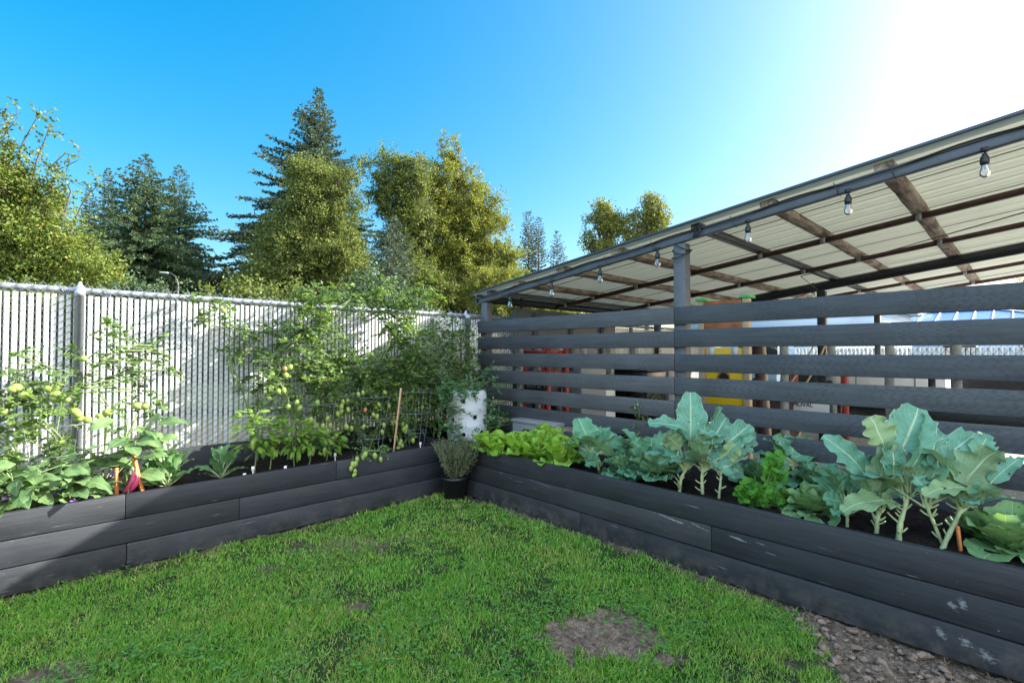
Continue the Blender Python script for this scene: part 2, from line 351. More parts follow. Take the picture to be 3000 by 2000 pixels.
M['tom_g'] = plain('green_tomato_skin', (.24, .32, .07), .28)
M['tom_o'] = plain('orange_tomato_skin', (.50, .22, .07), .3)
M['aubergine'] = plain('purple_aubergine_skin', (.12, .008, .03), .22)
M['purple'] = plain('purple_petal', (.25, .12, .42), .6)
M['white_tag'] = plain('white_tag', (.75, .75, .72), .5)
# ------------------------------------------------------------ layout constants (metres)
XP, YP = 2.70, 3.63            # inner faces of the two raised beds
XS = 3.72                      # front face of the board screen
YF = 4.56                      # privacy slats of the chain link fence
BH = .142; GAP = .004; ZS = .365
def roof_z(y): return 2.512-.121*y       # underside of the sheets
def kind_s(o): o['kind'] = 'structure'; return o

# ------------------------------------------------------------ ground
def bumps(x, y):
    return .012*np.sin(1.7*x+.6)*np.cos(1.3*y)+.007*np.sin(4.1*x-2.2*y)+.004*np.sin(9*x+5*y)
def vnoise(x, y, s, seed=0):       # smooth value noise
    r = np.random.default_rng(seed); g = r.random((64, 64)); u = np.asarray(x)*s; v = np.asarray(y)*s
    i = np.floor(u).astype(int); j = np.floor(v).astype(int); fu = u-i; fv = v-j; fu = fu*fu*(3-2*fu); fv = fv*fv*(3-2*fv)
    a = g[i % 64, j % 64]; b = g[(i+1) % 64, j % 64]; c = g[i % 64, (j+1) % 64]; d = g[(i+1) % 64, (j+1) % 64]
    return (a*(1-fu)+b*fu)*(1-fv)+(c*(1-fu)+d*fu)*fv
VDIR = np.array([math.cos(AZ), math.sin(AZ)]); RDIR = np.array([math.sin(AZ), -math.cos(AZ)])
def patch(x, y, px, py, rl, rd, soft=.25, seed=3, nz=.8):
    c = at_z(px, py, 0); dx = x-c[0]; dy = y-c[1]; l = dx*RDIR[0]+dy*RDIR[1]; d = dx*VDIR[0]+dy*VDIR[1]
    r = np.sqrt((l/rl)**2+(d/rd)**2)+nz*(vnoise(x, y, 9, seed)-.5)+nz*.6*(vnoise(x, y, 26, seed+1)-.5)
    return np.clip((1+soft-r)/(2*soft), 0, 1)
def bare(x, y):
    x = np.asarray(x, float); y = np.asarray(y, float)
    b = patch(x, y, 1745, 1850, .29, .20, .12)
    b = np.maximum(b, .55*patch(x, y, 1030, 1590, .30, .15, .35, 5))
    b = np.maximum(b, .8*patch(x, y, 1035, 1772, .07, .05, .3, 6))
    b = np.maximum(b, .6*patch(x, y, 130, 1985, .16, .10, .3, 7))
    b = np.maximum(b, .5*patch(x, y, 780, 1660, .08, .05, .4, 9))
    b = np.maximum(b, .45*patch(x, y, 2190, 1640, .2, .06, .5, 9))
    # worn corner beside the right bed
    a0 = at_z(2300, 1735, 0); a1 = at_z(2400, 2000, 0)
    tx, ty = a1[0]-a0[0], a1[1]-a0[1]; ln = math.hypot(tx, ty)
    s = ((x-a0[0])*ty-(y-a0[1])*tx)/ln       # signed side distance
    c = np.clip((-s if False else s)/.22+.35+.9*(vnoise(x, y, 7, 12)-.5)+.5*(vnoise(x, y, 22, 13)-.5), 0, 1)
    b = np.maximum(b, c)
    # bare strips against the boards
    st = np.clip(1-(XP-x)/(.07+.10*vnoise(x, y, 5, 21)), 0, 1); b = np.maximum(b, st*.9*(x > 1.5))
    st2 = np.clip(1-(YP-y)/(.05+.08*vnoise(x, y, 5, 22)), 0, 1); b = np.maximum(b, st2*.7)
    return b
# check the side sign of the worn corner once: the point left of the line must be grassy
_q = at_z(1500, 1900, 0); _a0 = at_z(2300, 1735, 0); _a1 = at_z(2400, 2000, 0)
_sgn = 1 if ((_q[0]-_a0[0])*(_a1[1]-_a0[1])-(_q[1]-_a0[1])*(_a1[0]-_a0[0])) < 0 else -1
_bare_old = bare
if _sgn < 0:
    def bare(x, y):
        global _a0, _a1
        return _bare_fix(x, y)
def _bare_fix(x, y):
    x = np.asarray(x, float); y = np.asarray(y, float)
    b = patch(x, y, 1745, 1850, .29, .20, .12)
    for a in ((.55, 1030, 1590, .30, .15, .35, 5), (.8, 1035, 1772, .07, .05, .3, 6), (.6, 130, 1985, .16, .10, .3, 7), (.5, 780, 1660, .08, .05, .4, 9), (.45, 2190, 1640, .2, .06, .5, 9)):
        b = np.maximum(b, a[0]*patch(x, y, *a[1:]))
    tx, ty = _a1[0]-_a0[0], _a1[1]-_a0[1]; ln = math.hypot(tx, ty); s = -((x-_a0[0])*ty-(y-_a0[1])*tx)/ln
    c = np.clip(s/.22+.35+.9*(vnoise(x, y, 7, 12)-.5)+.5*(vnoise(x, y, 22, 13)-.5), 0, 1); b = np.maximum(b, c)
    st = np.clip(1-(XP-x)/(.07+.10*vnoise(x, y, 5, 21)), 0, 1); b = np.maximum(b, st*.9*(x > 1.5))
    st2 = np.clip(1-(YP-y)/(.05+.08*vnoise(x, y, 5, 22)), 0, 1); return np.maximum(b, st2*.7)

def ground_mat():
    t = NT('lawn_soil_and_thatch'); at = t.n('Attribute', _attribute_name='bare'); f0 = at.outputs['Fac']
    v = t.coord(); a = t.noise(v, 30, 8, .7); b = t.noise(v, 6, 5, .6); c = t.noise(v, 160, 3, .7)
    g = t.ramp(t.math('ADD', t.math('MULTIPLY', a, .6), t.math('MULTIPLY', b, .4)), [(.35, (.014, .026, .008)), (.5, (.028, .055, .014)), (.68, (.06, .075, .025))])
    s = t.ramp(t.math('ADD', t.math('MULTIPLY', a, .6), t.math('MULTIPLY', c, .4)), [(.36, (.07, .048, .033)), (.5, (.19, .135, .095)), (.66, (.42, .33, .25))])
    col = t.mix(f0, g, s); t.pbr(col, .95, normal=t.bump(t.math('ADD', a, t.math('MULTIPLY', c, .4)), .9, .02), spec=.15); return t.m
def ground():
    n = 300; xs = np.concatenate([[-1500, -300, -60, -12], np.linspace(-3, XP+.35, n), [12, 60, 300, 1500]])
    ys = np.concatenate([[-1500, -300, -60, -12], np.linspace(-2.5, YP+.35, n), [12, 60, 300, 1500]])
    X, Y = np.meshgrid(xs, ys, indexing='ij'); inside = (X > -3.2) & (X < XP+.4) & (Y > -2.7) & (Y < YP+.4)
    bb = np.where(inside, bare(X, Y), 0); Z = np.where(inside, bumps(X, Y), 0)
    rough = (vnoise(X, Y, 30, 4)-.5)*.03+(vnoise(X, Y, 70, 8)-.5)*.02
    Z = Z+np.where(inside, bb*(rough-.008), 0)
    m = len(ys); i = np.arange(len(xs)-1)[:, None]*m; j = np.arange(m-1)[None, :]
    q = np.stack([i+j, i+m+j, i+m+j+1, i+j+1], -1).reshape(-1, 4)
    mb = MB(); mb.add(np.stack([X, Y, Z], -1).reshape(-1, 3), q=q)
    o = mb.build('ground', ground_mat(), smooth=True); at = o.data.attributes.new('bare', 'FLOAT', 'POINT')
    at.data.foreach_set('value', bb.ravel().astype(np.float32)); kind_s(o)
ground()
mb = MB(); mb.add([[XS-.9, -30, .02], [40, -30, .02], [40, YF+.0, .02], [XS-.9, YF, .02]], q=[[0, 1, 2, 3]])
kind_s(mb.build('gravel_yard', M['gravel']))

# ------------------------------------------------------------ grass
def blades(n, kind='green', seed=1, dmin=1.6, dmax=6.0):
    r = np.random.default_rng(seed)
    d = np.sqrt(r.random(n)*(dmax**2-dmin**2)+dmin**2) if True else 0
    # denser close to the camera, as the picture needs it
    d = dmin*(dmax/dmin)**(r.random(n)*.9+.1*r.random(n))
    l = (r.random(n)*2-1)*1.12*d
    x = VDIR[0]*d+RDIR[0]*l; y = VDIR[1]*d+RDIR[1]*l
    k = (x < XP-.01) & (y < YP-.01) & (x > -3) & (y > -2.4); x, y, d = x[k], y[k], d[k]
    b = bare(x, y); keep = r.random(len(x)) > b*1.25+.78*np.clip((vnoise(x, y, 4.3, 61)*.6+vnoise(x, y, 15, 62)*.4-.52)*4, 0, 1)
    if kind == 'straw': keep = r.random(len(x)) < np.clip(b*.9+.25*np.clip((vnoise(x, y, 4.3, 61)*.6+vnoise(x, y, 15, 62)*.4-.5)*4, 0, 1)+.05, 0, 1)
    return x[keep], y[keep], d[keep], r
def build_grass():
    x, y, d, r = blades(420000, 'green', 2, 1.55, 6.2)
    n = len(x); z = bumps(x, y)
    cl = vnoise(x, y, 6, 31); cl2 = vnoise(x, y, 17, 33); edge = np.clip(1-np.minimum(XP-x, YP-y)/.07, 0, 1)
    h = (.011+.013*cl*cl+.009*cl2)*(.6+.8*r.random(n))*(1+1.1*edge*(r.random(n) < .5)); 
    h *= np.where(bare(x, y) > .15, .9, 1)
    w = (.0011+.0009*r.random(n))*np.clip(d/2.0, 1, 2.2)
    a = r.random(n)*2*math.pi; lean = .2+.9*r.random(n)+.4*cl2; la = a+r.normal(0, .8, n)+1.2*vnoise(x, y, 3, 40)
    side = np.stack([np.cos(a), np.sin(a), np.zeros(n)], -1); ld = np.stack([np.cos(la), np.sin(la), np.zeros(n)], -1)
    base = np.stack([x, y, z-.002], -1); up = np.array([0, 0, 1.0])
    mid = base+up*(h*.6)[:, None]+ld*(h*lean*.25)[:, None]; tip = base+up*(h*.95)[:, None]+ld*(h*lean*.8)[:, None]
    v = np.stack([base-side*w[:, None], base+side*w[:, None], mid+side*(w*.8)[:, None], mid-side*(w*.8)[:, None], tip], 1).reshape(-1, 3)
    i = np.arange(n)[:, None]*5
    mb = MB(); mb.add(v, q=i+np.array([[0, 1, 2, 3]]), t=i+np.array([[3, 2, 4]]))
    # island colour ramp with patches driven by position
    t = NT('grass_blade'); g = t.n('NewGeometry'); rnd = g.outputs['Random Per Island']; v_ = t.coord(); big = t.noise(v_, 1.6, 3); med = t.noise(v_, 9, 3)
    ca = t.ramp(rnd, [(0, (.085, .23, .03)), (.4, (.14, .36, .045)), (.8, (.23, .46, .06)), (.95, (.36, .47, .10)), (1, (.55, .46, .24))])
    cb = t.ramp(rnd, [(0, (.16, .25, .045)), (.4, (.27, .38, .07)), (.8, (.38, .44, .11)), (1, (.55, .47, .25))])
    col = t.mix(t.ramp(t.math('ADD', t.math('MULTIPLY', big, .6), t.math('MULTIPLY', med, .4)), [(.47, (0,0,0)), (.66, (.85,)*3)]), ca, cb)
    b = t.pbr(col, .5, spec=.25); tr = t.n('BsdfTranslucent'); t.L(t.mix(1, col, (1.2, 1.2, .5), 'MULTIPLY'), tr.inputs[0]); mx = t.n('MixShader'); mx.inputs[0].default_value = .35
    t.L(b.outputs[0], mx.inputs[1]); t.L(tr.outputs[0], mx.inputs[2]); t.L(mx.outputs[0], t.out.inputs[0])
    o = mb.build('lawn_grass', t.m); tagp(o, 'short green lawn grass growing between the two raised beds', 'grass', kind='stuff')
build_grass()
def build_straw():
    x, y, d, r = blades(24000, 'straw', 7, 1.55, 5.0); n = len(x); z = bumps(x, y)+.004+.008*r.random(n)
    L = .015+.035*r.random(n); a = r.random(n)*2*math.pi; dr = np.stack([np.cos(a), np.sin(a), (r.random(n)-.3)*.5], -1)
    sd_ = np.stack([-np.sin(a), np.cos(a), np.zeros(n)], -1)*(.0006*np.clip(d/2, 1, 2))[:, None]; p = np.stack([x, y, z], -1); e = p+dr*L[:, None]; m_ = (p+e)/2+np.stack([sd_[:,0]*5, sd_[:,1]*5, np.full(n, .003)], -1)
    v = np.stack([p-sd_, p+sd_, m_+sd_, m_-sd_, e], 1).reshape(-1, 3); i = np.arange(n)[:, None]*5
    mb = MB(); mb.add(v, q=i+np.array([[0, 1, 2, 3]]), t=i+np.array([[3, 2, 4]]))
    m = leaf_mat('dry_straw', [(.16, .12, .075), (.34, .26, .17), (.52, .43, .30), (.24, .17, .11)], .2)
    tagp(mb.build('dry_thatch', m), 'dry straw coloured grass litter lying on the bare patches of the lawn', 'dead grass', kind='stuff')
build_straw()
def build_clover():
    r = np.random.default_rng(9); P = []
    for (px, py, rad, k) in [(1560,1800,.10,60),(1650,1785,.10,70),(1760,1780,.1,60),(1850,1800,.08,50),(1950,1870,.07,60),(60,1720,.1,80),(250,1690,.15,110),(520,1600,.14,110),(700,1570,.12,90),(900,1750,.12,70),(540,1900,.15,120),(760,1960,.12,100),(1250,1800,.12,60),(1500,1960,.12,90),(300,1950,.15,120),(1900,1790,.1,60),(2050,1850,.06,30),(1150,1900,.15,90),(2270,1860,.05,30),(420,1760,.2,110),(1400,1700,.15,60),(1000,1640,.12,70)]:
        c = at_z(px, py, 0); P.append(np.stack([c[0]+r.normal(0, rad, k//2), c[1]+r.normal(0, rad*.8, k//2)], -1))
    P = np.vstack(P); P = P[(P[:, 0] < XP-.03) & (P[:, 1] < YP-.03)]; n = len(P)
    mb = MB()
    for s in range(3):
        a = r.random(n)*2*math.pi; hh = .012+.018*r.random(n); sz = .0035+.0035*r.random(n)
        for kk in range(3):
            b = a+kk*2.094; c = np.stack([P[:, 0]+np.cos(b)*sz*.9+r.normal(0,.012,n)*0, P[:, 1]+np.sin(b)*sz*.9, bumps(P[:, 0], P[:, 1])+hh], -1)
            dx = np.stack([np.cos(b), np.sin(b), np.full(n, .15)], -1)*sz[:, None]; dy = np.stack([-np.sin(b), np.cos(b), np.full(n, .1)], -1)*sz[:, None]*.85
            v = np.stack([c-dx, c-dx*.2-dy, c+dx*.8-dy*.6, c+dx*.8+dy*.6, c-dx*.2+dy], 1).reshape(-1, 3); i = np.arange(n)[:, None]*5
            mb.add(v, q=i+np.array([[1, 2, 3, 4]]), t=i+np.array([[0, 1, 4]]))
        P = P+r.normal(0, .02, P.shape)
    m = leaf_mat('clover_leaf', [(.06, .17, .03), (.09, .24, .045), (.15, .33, .06)], .3)
    tagp(mb.build('clover', m), 'dark green clover and weeds spread through the lawn', 'clover', kind='stuff')
build_clover()
def build_clods():
    r = np.random.default_rng(4); mb = MB()
    for k in range(850):
        px = 2330+r.random()*660; py = 1760+r.random()*240
        if (py-1760)/(px-2300+1) > 2.6: continue
        c = at_z(px, py, 0)
        if c[0] > XP-.03: continue
        if r.random() > bare(c[0], c[1]): continue
        s = .0025+.017*r.random()**4; th = np.arange(6)*math.pi/3
        prof = [(0.01, -1), (.8, -.5), (1, .1), (.7, .7), (.01, 1)]
        v = []
        for (rr, zz) in prof:
            for a in th: v.append([rr*math.cos(a)*(1+.35*r.normal()), rr*math.sin(a)*(1+.35*r.normal()), zz*.7*(1+.2*r.normal())])
        v = np.array(v)*s; v[:, 0] *= 1+r.random(); rot = np.array(Matrix.Rotation(r.random()*6, 3, 'Z')); v = v@rot.T+[c[0], c[1], bumps(c[0], c[1])+s*.3]
        i = np.arange(4)[:, None]*6; j = np.arange(6)[None, :]; q = np.stack([i+j, i+(j+1) % 6, i+6+(j+1) % 6, i+6+j], -1).reshape(-1, 4); mb.add(v, q=q)
    o = mb.build('soil_clods', M['clod']); tagp(o, 'crumbly grey brown lumps of earth on the worn corner of the lawn', 'earth', kind='stuff')
build_clods()

# ------------------------------------------------------------ raised beds
def boards_x(par, mat, xs, y0, y1, rows, name='board', offs=(0, 0, 0)):
    for r_, cuts in enumerate(rows):
        z1 = 3*BH-(r_*BH); z0 = z1-BH+GAP
        for a, b in zip(cuts[:-1], cuts[1:]):
            mb = MB(); mb.box((a+.001, y0+offs[r_], z0), (b-.001, y1+offs[r_], z1)); bevel(mb.build(name, mat, par), .004)
def boards_y(par, mat, x0, x1, rows, name='board', offs=(0, 0, 0)):
    for r_, cuts in enumerate(rows):
        z1 = 3*BH-(r_*BH); z0 = z1-BH+GAP
        for a, b in zip(cuts[:-1], cuts[1:]):
            mb = MB(); mb.box((x0+offs[r_], a+.001, z0), (x1+offs[r_], b-.001, z1)); bevel(mb.build(name, mat, par), .004)
j1 = at_y(367, 1500, YP)[0]; j3 = at_y(370, 1650, YP)[0]; j2 = at_y(985, 1450, YP)[0]
LB = empty('raised_bed', (0, YP, 0), 'black timber raised bed of tomatoes and eggplants along the white slatted fence', 'raised bed')
boards_x(LB, M['planter_l'], None, YP, YP+.04, [[-4, j1, j2, XP+.04], [-4, j1+.6, XP+.04], [-4, j3, XP+.04]], offs=(0, .002, -.004))
mb = MB(); mb.box((-4, YF-.10, .0), (XS-.06, YF-.06, .52)); bevel(mb.build('rear_board', M['planter_l'], LB), .004)
def soil_sheet(par, x0, x1, y0, y1, z):
    nx, ny = int((x1-x0)/.03), int((y1-y0)/.03); xs = np.linspace(x0, x1, nx); ys = np.linspace(y0, y1, ny); X, Y = np.meshgrid(xs, ys, indexing='ij')
    Z = z+(vnoise(X, Y, 14, 51)-.5)*.035+(vnoise(X, Y, 40, 52)-.5)*.02; i = np.arange(nx-1)[:, None]*ny; j = np.arange(ny-1)[None, :]
    mb = MB(); mb.add(np.stack([X, Y, Z], -1).reshape(-1, 3), q=np.stack([i+j, i+ny+j, i+ny+j+1, i+j+1], -1).reshape(-1, 4)); return mb.build('soil', M['bedsoil'], par, smooth=True)
soil_sheet(LB, -4, XP+.04, YP+.04, YF-.10, ZS)
RB = empty('raised_bed', (XP, 0, 0), 'long black timber raised bed below the board screen, planted with cabbages', 'raised bed')
k2 = at_x(2082, 1530, XP)[1]; k1 = -1.9
boards_y(RB, M['planter_r'], XP, XP+.04, [[-3.5, k1, YP-.001], [-3.5, k2, YP-.001], [-3.5, at_x(1700, 1500, XP)[1], YP-.001]], offs=(0, .004, -.006))
mb = MB(); mb.box((XS-.055, -3.5, .0), (XS-.015, YF-.10, .40)); bevel(mb.build('rear_board', M['planter_r'], RB), .004)
mb = MB(); mb.box((XP+.04, YP+.041, 0), (XP+.08, YF-.101, .41)); bevel(mb.build('divider_board', M['planter_r'], RB), .004)
soil_sheet(RB, XP+.04, XS-.055, -3.5, YF-.10, ZS-.01)

# ------------------------------------------------------------ chain link fence with slats
def chain_fence(name, label, x0, x1, y, ztop, zbot, post_xs, ties, cat='fence', simple_far=False, rot=0, org=None):
    F = empty(name, (x0, y, 0) if org is None else org, label, cat)
    sl = MB(); pitch = .0374; n = int((x1-x0)/pitch)
    for i in range(n):
        cx = x0+(i+.5)*pitch; w = .0132+rng.normal(0, .0004); dx = rng.normal(0, .0012); zt = ztop-.035-abs(rng.normal(0, .004)); rd = .0035
        ti = rng.normal(0, .05)
        # flat oval tube with a shallow centre groove
        pr = np.array([[-w, 0], [-w*.75, -rd], [-w*.2, -rd], [-.0008, -rd*.55], [.0008, -rd*.55], [w*.2, -rd], [w*.75, -rd], [w, 0], [w*.7, rd], [-w*.7, rd]]); m = len(pr)
        c, s_ = math.cos(ti), math.sin(ti); pr = np.stack([pr[:, 0]*c-pr[:, 1]*s_, pr[:, 0]*s_+pr[:, 1]*c], -1)
        v = np.vstack([np.column_stack([pr[:, 0]+cx+dx, pr[:, 1]+y, np.full(m, zbot)]), np.column_stack([pr[:, 0]+cx+dx*.3, pr[:, 1]+y, np.full(m, zt)])])
        sl.add(v, q=[[k, (k+1) % m, m+(k+1) % m, m+k] for k in range(m)])
        sl.add(v[m:], q=[[0, 1, 8, 9], [1, 2, 3, 8]], t=[[3, 4, 8]])
    sl.build('privacy_slats', M['slat'], F)
    ms = MB(); V = .046; H = 2*pitch; slope = (V/2)/pitch
    for sgn in (1, -1):
        yy = y-.0062 if sgn > 0 else y+.0062
        L = x1-x0; b0 = zbot-(slope*L if sgn > 0 else 0); b1 = ztop+(0 if sgn > 0 else slope*L); b = b0
        while b < b1:
            # z = b + sgn*slope*(x-x0), clipped to the panel
            xa, xb = x0, x1; za, zb = b, b+sgn*slope*L
            if sgn > 0:
                if za < zbot: xa = x0+(zbot-b)/slope
                if zb > ztop+.012: xb = x0+(ztop+.012-b)/slope
            else:
                if za > ztop+.012: xa = x0+(b-ztop-.012)/slope
                if zb < zbot: xb = x0+(b-zbot)/slope
            if xb > xa+.02:
                k = 2 if sgn < 0 else max(2, int((xb-xa)/pitch)+1)
                X = np.linspace(xa, xb, k); Z = b+sgn*slope*(X-x0); ms.tube(np.column_stack([X, np.full(k, yy), Z]), .0027, 3, cap=False)
            b += V
    # twisted barbs above the rail
    x = x0
    while x < x1:
        j = rng.normal(0, .003); zt = ztop+.047+rng.normal(0, .002)
        ms.tube([[x-.024, y-.006, ztop+.010], [x+j, y-.006, zt], [x+.024, y+.004, ztop+.010]], .0027, 3); x += H
    ms.build('wire_mesh', M['wire'], F)
    r = MB(); r.tube([[x0, y+.034, ztop], [x1, y+.034, ztop]], .021, 14); r.tube([[x0, y+.03, .75], [x1, y+.03, .75]], .004, 5); r.build('top_rail', M['galv'], F, smooth=True)
    for px in post_xs:
        p = MB(); p.lathe([(.001, 0), (.027, 0), (.027, ztop-.045), (.030, ztop-.045), (.030, ztop-.012), (.024, ztop-.008), (.024, ztop+.004)], (px, y-.048, 0), 16)
        p.lathe([(.024, ztop-.006), (.024, ztop+.02), (.012, ztop+.04), (.009, ztop+.055), (.001, ztop+.06)], (px+.002, y-.01, 0), 12)
        p.build('post', M['galv'], F, smooth=True)
    for tx in ties:
        tt = MB(); a = np.linspace(-.4, 4.6, 14); pts = [[tx+.004*k, y+.034-.026*math.cos(q-1.2)*1.0, ztop+.026*math.sin(q-1.2)*-1.0] for k, q in enumerate(a)]
        pts += [[tx+.05, y-.008, ztop-.05], [tx+.055, y-.007, ztop-.075]]
        tt.tube(pts, .0027, 5); tt.build('tie_wire', M['galv'], F, smooth=True)
    return F
# top rail height measured at two points
zr = (at_y(0, 828, YF)[2]+at_y(1406, 930, YF)[2])/2
ZR = float(zr)
px_post = at_y(229, 1100, YF-.05)[0]
ties = [at_y(p, 850, YF)[0] for p in (172, 298, 497, 628, 780, 1090)]
CLF = chain_fence('chain_link_fence', 'grey chain link fence filled with white privacy slats along the left bed', -2.2, 10.5, YF, ZR, .06, [px_post, px_post+3.4, px_post+6.8], ties)
print('RAIL', ZR, 'POST', px_post)

# ------------------------------------------------------------ board screen
SC = empty('slatted_screen', (XS, 0, 0), 'dark grey horizontal board screen with seven gaps between its boards, under the open shed', 'screen fence')
yj = at_x(1975, 1000, XS)[1]
for i in range(8):
    z1 = 1.624-.192*i; z0 = z1-.14
    for a, b in ((-3.4, yj-.0015), (yj+.0015, YF-.03)):
        mb = MB(); dz = rng.normal(0, .0015); mb.box((XS, a, z0+dz), (XS+.036, b, z1+dz)); o = bevel(mb.build('board', M['screen'], SC), .004)
mb = MB(); mb.box((XS+.0385, YF-.125, .02), (XS+.075, YF-.035, 1.60)); bevel(mb.build('batten', M['screen'], SC), .003)

# ------------------------------------------------------------ open shed
SH = empty('open_shed', (XS, 0, 0), 'open sided lean-to shed with a sloping ribbed metal roof on dark posts', 'shed')
BX = XS+.04; Y0, Y1 = -5.2, 4.66; XB = 11.2
def roof():
    x0, x1 = 3.715, XB; xs = [x0]; zs = [0]; x = x0+.12
    while x < x1-.1:
        for dx, dz in ((0, 0), (.012, .018), (.034, .018), (.046, 0)): xs.append(x+dx); zs.append(dz)
        for s in (.10, .145):
            for dx, dz in ((s, 0), (s+.01, .005), (s+.022, .005), (s+.032, 0)):
                if s == .10 or True: xs.append(x+dx); zs.append(dz)
        x += .2285
    xs.append(x1); zs.append(0); o = np.argsort(xs); xs = np.array(xs)[o]; zs = np.array(zs)[o]; n = len(xs)
    v = []
    # openings added out of view, traced back from sun flecks wanted on lawn and leaves
    sv = np.array(sun_dir); holes = []
    for P_, w_, l_ in ((np.array([2.26, .95, 0]), .06, .07), (np.array([2.25, .78, 0]), .06, .10), (np.array([2.27, .60, 0]), .05, .06), (np.array([2.24, 1.12, 0]), .03, .04), (np.array([3.10, .80, .70]), .05, .05), (np.array([3.10, .52, .70]), .05, .05), (np.array([3.06, .30, .70]), .05, .05), (np.array([3.0, .42, .50]), .05, .04)):
        t_ = (roof_z(0)-.121*P_[1]-P_[2])/(sv[2]+.121*sv[1]); h_ = P_+sv*t_; holes.append((h_[0], h_[1], w_*1.9, l_*1.5))
    ycuts = sorted([Y0, Y1]+[h[1]+s_*h[3]/2 for h in holes for s_ in (-1, 1)])
    xadd = [h[0]+s_*h[2]/2 for h in holes for s_ in (-1, 1)]; zadd_ = np.interp(xadd, xs, zs); xs = np.concatenate([xs, xadd]); zs = np.concatenate([zs, zadd_]); o = np.argsort(xs, kind='stable'); xs, zs = xs[o], zs[o]; n = len(xs)
    for (yy) in ycuts:
        v.append(np.column_stack([xs, np.full(n, yy), roof_z(yy)+zs])); v.append(np.column_stack([xs, np.full(n, yy), roof_z(yy)+zs+.004]))
    v = np.vstack(v); q = []
    for j in range(len(ycuts)-1):
        a = 2*n*j; ym = (ycuts[j]+ycuts[j+1])/2
        for k in range(n-1):
            xm = (xs[k]+xs[k+1])/2
            if any(abs(xm-h[0]) < h[2]/2 and abs(ym-h[1]) < h[3]/2 for h in holes): continue
            q += [[a+k, a+k+1, a+2*n+k+1, a+2*n+k], [a+n+k, a+3*n+k, a+3*n+k+1, a+n+k+1]]
            if j == 0: q.append([k, n+k, n+k+1, k+1])
            if j == len(ycuts)-2: q.append([a+2*n+k, a+2*n+k+1, a+3*n+k+1, a+3*n+k])
        q += [[a, a+2*n, a+3*n, a+n], [a+n-1, a+2*n-1, a+4*n-1, a+3*n-1]]
    mb = MB(); mb.add(v, q=q); mb.build('roof_sheet', M['roof'], SH)
    mb = MB(); x = x0+.62      # sheet overlaps seen as dark joints from below
    while x < XB-.2:
        mb.add([[x, Y0+.01, roof_z(Y0)-.003], [x+.018, Y0+.01, roof_z(Y0)-.003], [x+.018, Y1-.01, roof_z(Y1)-.003], [x, Y1-.01, roof_z(Y1)-.003]], q=[[0, 1, 2, 3]])
        mb.add([[x, Y0+.01, roof_z(Y0)-.003], [x, Y1-.01, roof_z(Y1)-.003], [x, Y1-.01, roof_z(Y1)-.0005], [x, Y0+.01, roof_z(Y0)-.0005]], q=[[0, 1, 2, 3]])
        x += .457 if False else .914
    mb.build('sheet_joint', M['rib'], SH)
    mb = MB(); mb.bar([3.708, Y0, roof_z(Y0)+.006], [3.708, Y1, roof_z(Y1)+.006], .012, .022); mb.build('drip_edge', M['beam_paint'], SH)
roof()
# front beam, two steel angles deep
def sloped(mb, x, y0, y1, dz_lo, dz_hi, w):
    v = []
    for yy in (y0, y1):
        for xx, zz in ((x, dz_lo), (x+w, dz_lo), (x+w, dz_hi), (x, dz_hi)): v.append([xx, yy, roof_z(yy)+zz])
    mb.add(v, q=[[0, 3, 2, 1], [4, 5, 6, 7], [0, 1, 5, 4], [1, 2, 6, 5], [2, 3, 7, 6], [3, 0, 4, 7]])
mb = MB(); sloped(mb, BX, Y0+.05, Y1-.03, -.118, -.062, .05); sloped(mb, BX-.012, Y0+.05, Y1-.03, -.062, -.050, .075); bevel(mb.build('beam', M['beam_paint'], SH), .003)
# timber rafters lying across the beam
logs = []
for k, (pl, pr, y, mt) in enumerate([(2559, 2617, 505, 'timber'), (2226, 2266, 610, 'timber'), (2020, 2052, 690, 'dark_metal'), (1790, 1822, 755, 'timber'), (1630, 1654, 812, 'timber'), (1503, 1522, 850, 'timber'), (1424, 1440, 880, 'post_paint')]):
    ya = at_x(pl, y, BX)[1]; yb = at_x(pr, y, BX)[1]; ym = (ya+yb)/2; w = max(.075, ya-yb)
    if mt != 'timber': w = .07
    logs.append((ym, w, mt))
logs += [(-.75, .10, 'timber'), (-2.15, .1, 'timber'), (-2.8, .1, 'timber'), (-3.9, .1, 'timber')]
for ym, w, mt in logs:
    n = 46; xs = np.linspace(BX+.002, XB-.1, n); r = np.random.default_rng(int(abs(ym)*100)); v = []
    wob = np.cumsum(r.normal(0, .0022, n)) if mt == 'timber' else np.zeros(n); ww = w/2*(1+(.10*np.cumsum(r.normal(0, .22, n)).clip(-1, 1) if mt == 'timber' else 0)); z1 = roof_z(ym)-.0035; zlo = z1-.0465
    for k in range(n):
        c = .012 if mt == 'timber' else .003
        jj = r.normal(0, .0025, 6) if mt == 'timber' else np.zeros(6)
        yy = ym+wob[k]; h = ww[k] if hasattr(ww, '__len__') else w/2
        s = .121
        for (a, b_) in ((-h, z1+s*h), (-h, zlo+c+s*h), (-h+c, zlo+s*h+jj[0]), (h-c, zlo-s*h+jj[1]), (h, zlo+c-s*h), (h, z1-s*h)):
            v.append([xs[k], yy+a, b_+jj[2]*.0])
    i = np.arange(n-1)[:, None]*6; j = np.arange(6)[None, :]
    mb = MB(); mb.add(v, q=np.stack([i+j, i+(j+1) % 6, i+6+(j+1) % 6, i+6+j], -1).reshape(-1, 4)); e = (n-1)*6
    mb.q.append(np.array([[0, 1, 2, 3], [0, 3, 4, 5], [e, e+3, e+2, e+1], [e, e+5, e+4, e+3]]))
    mb.build('rafter', M[mt], SH)
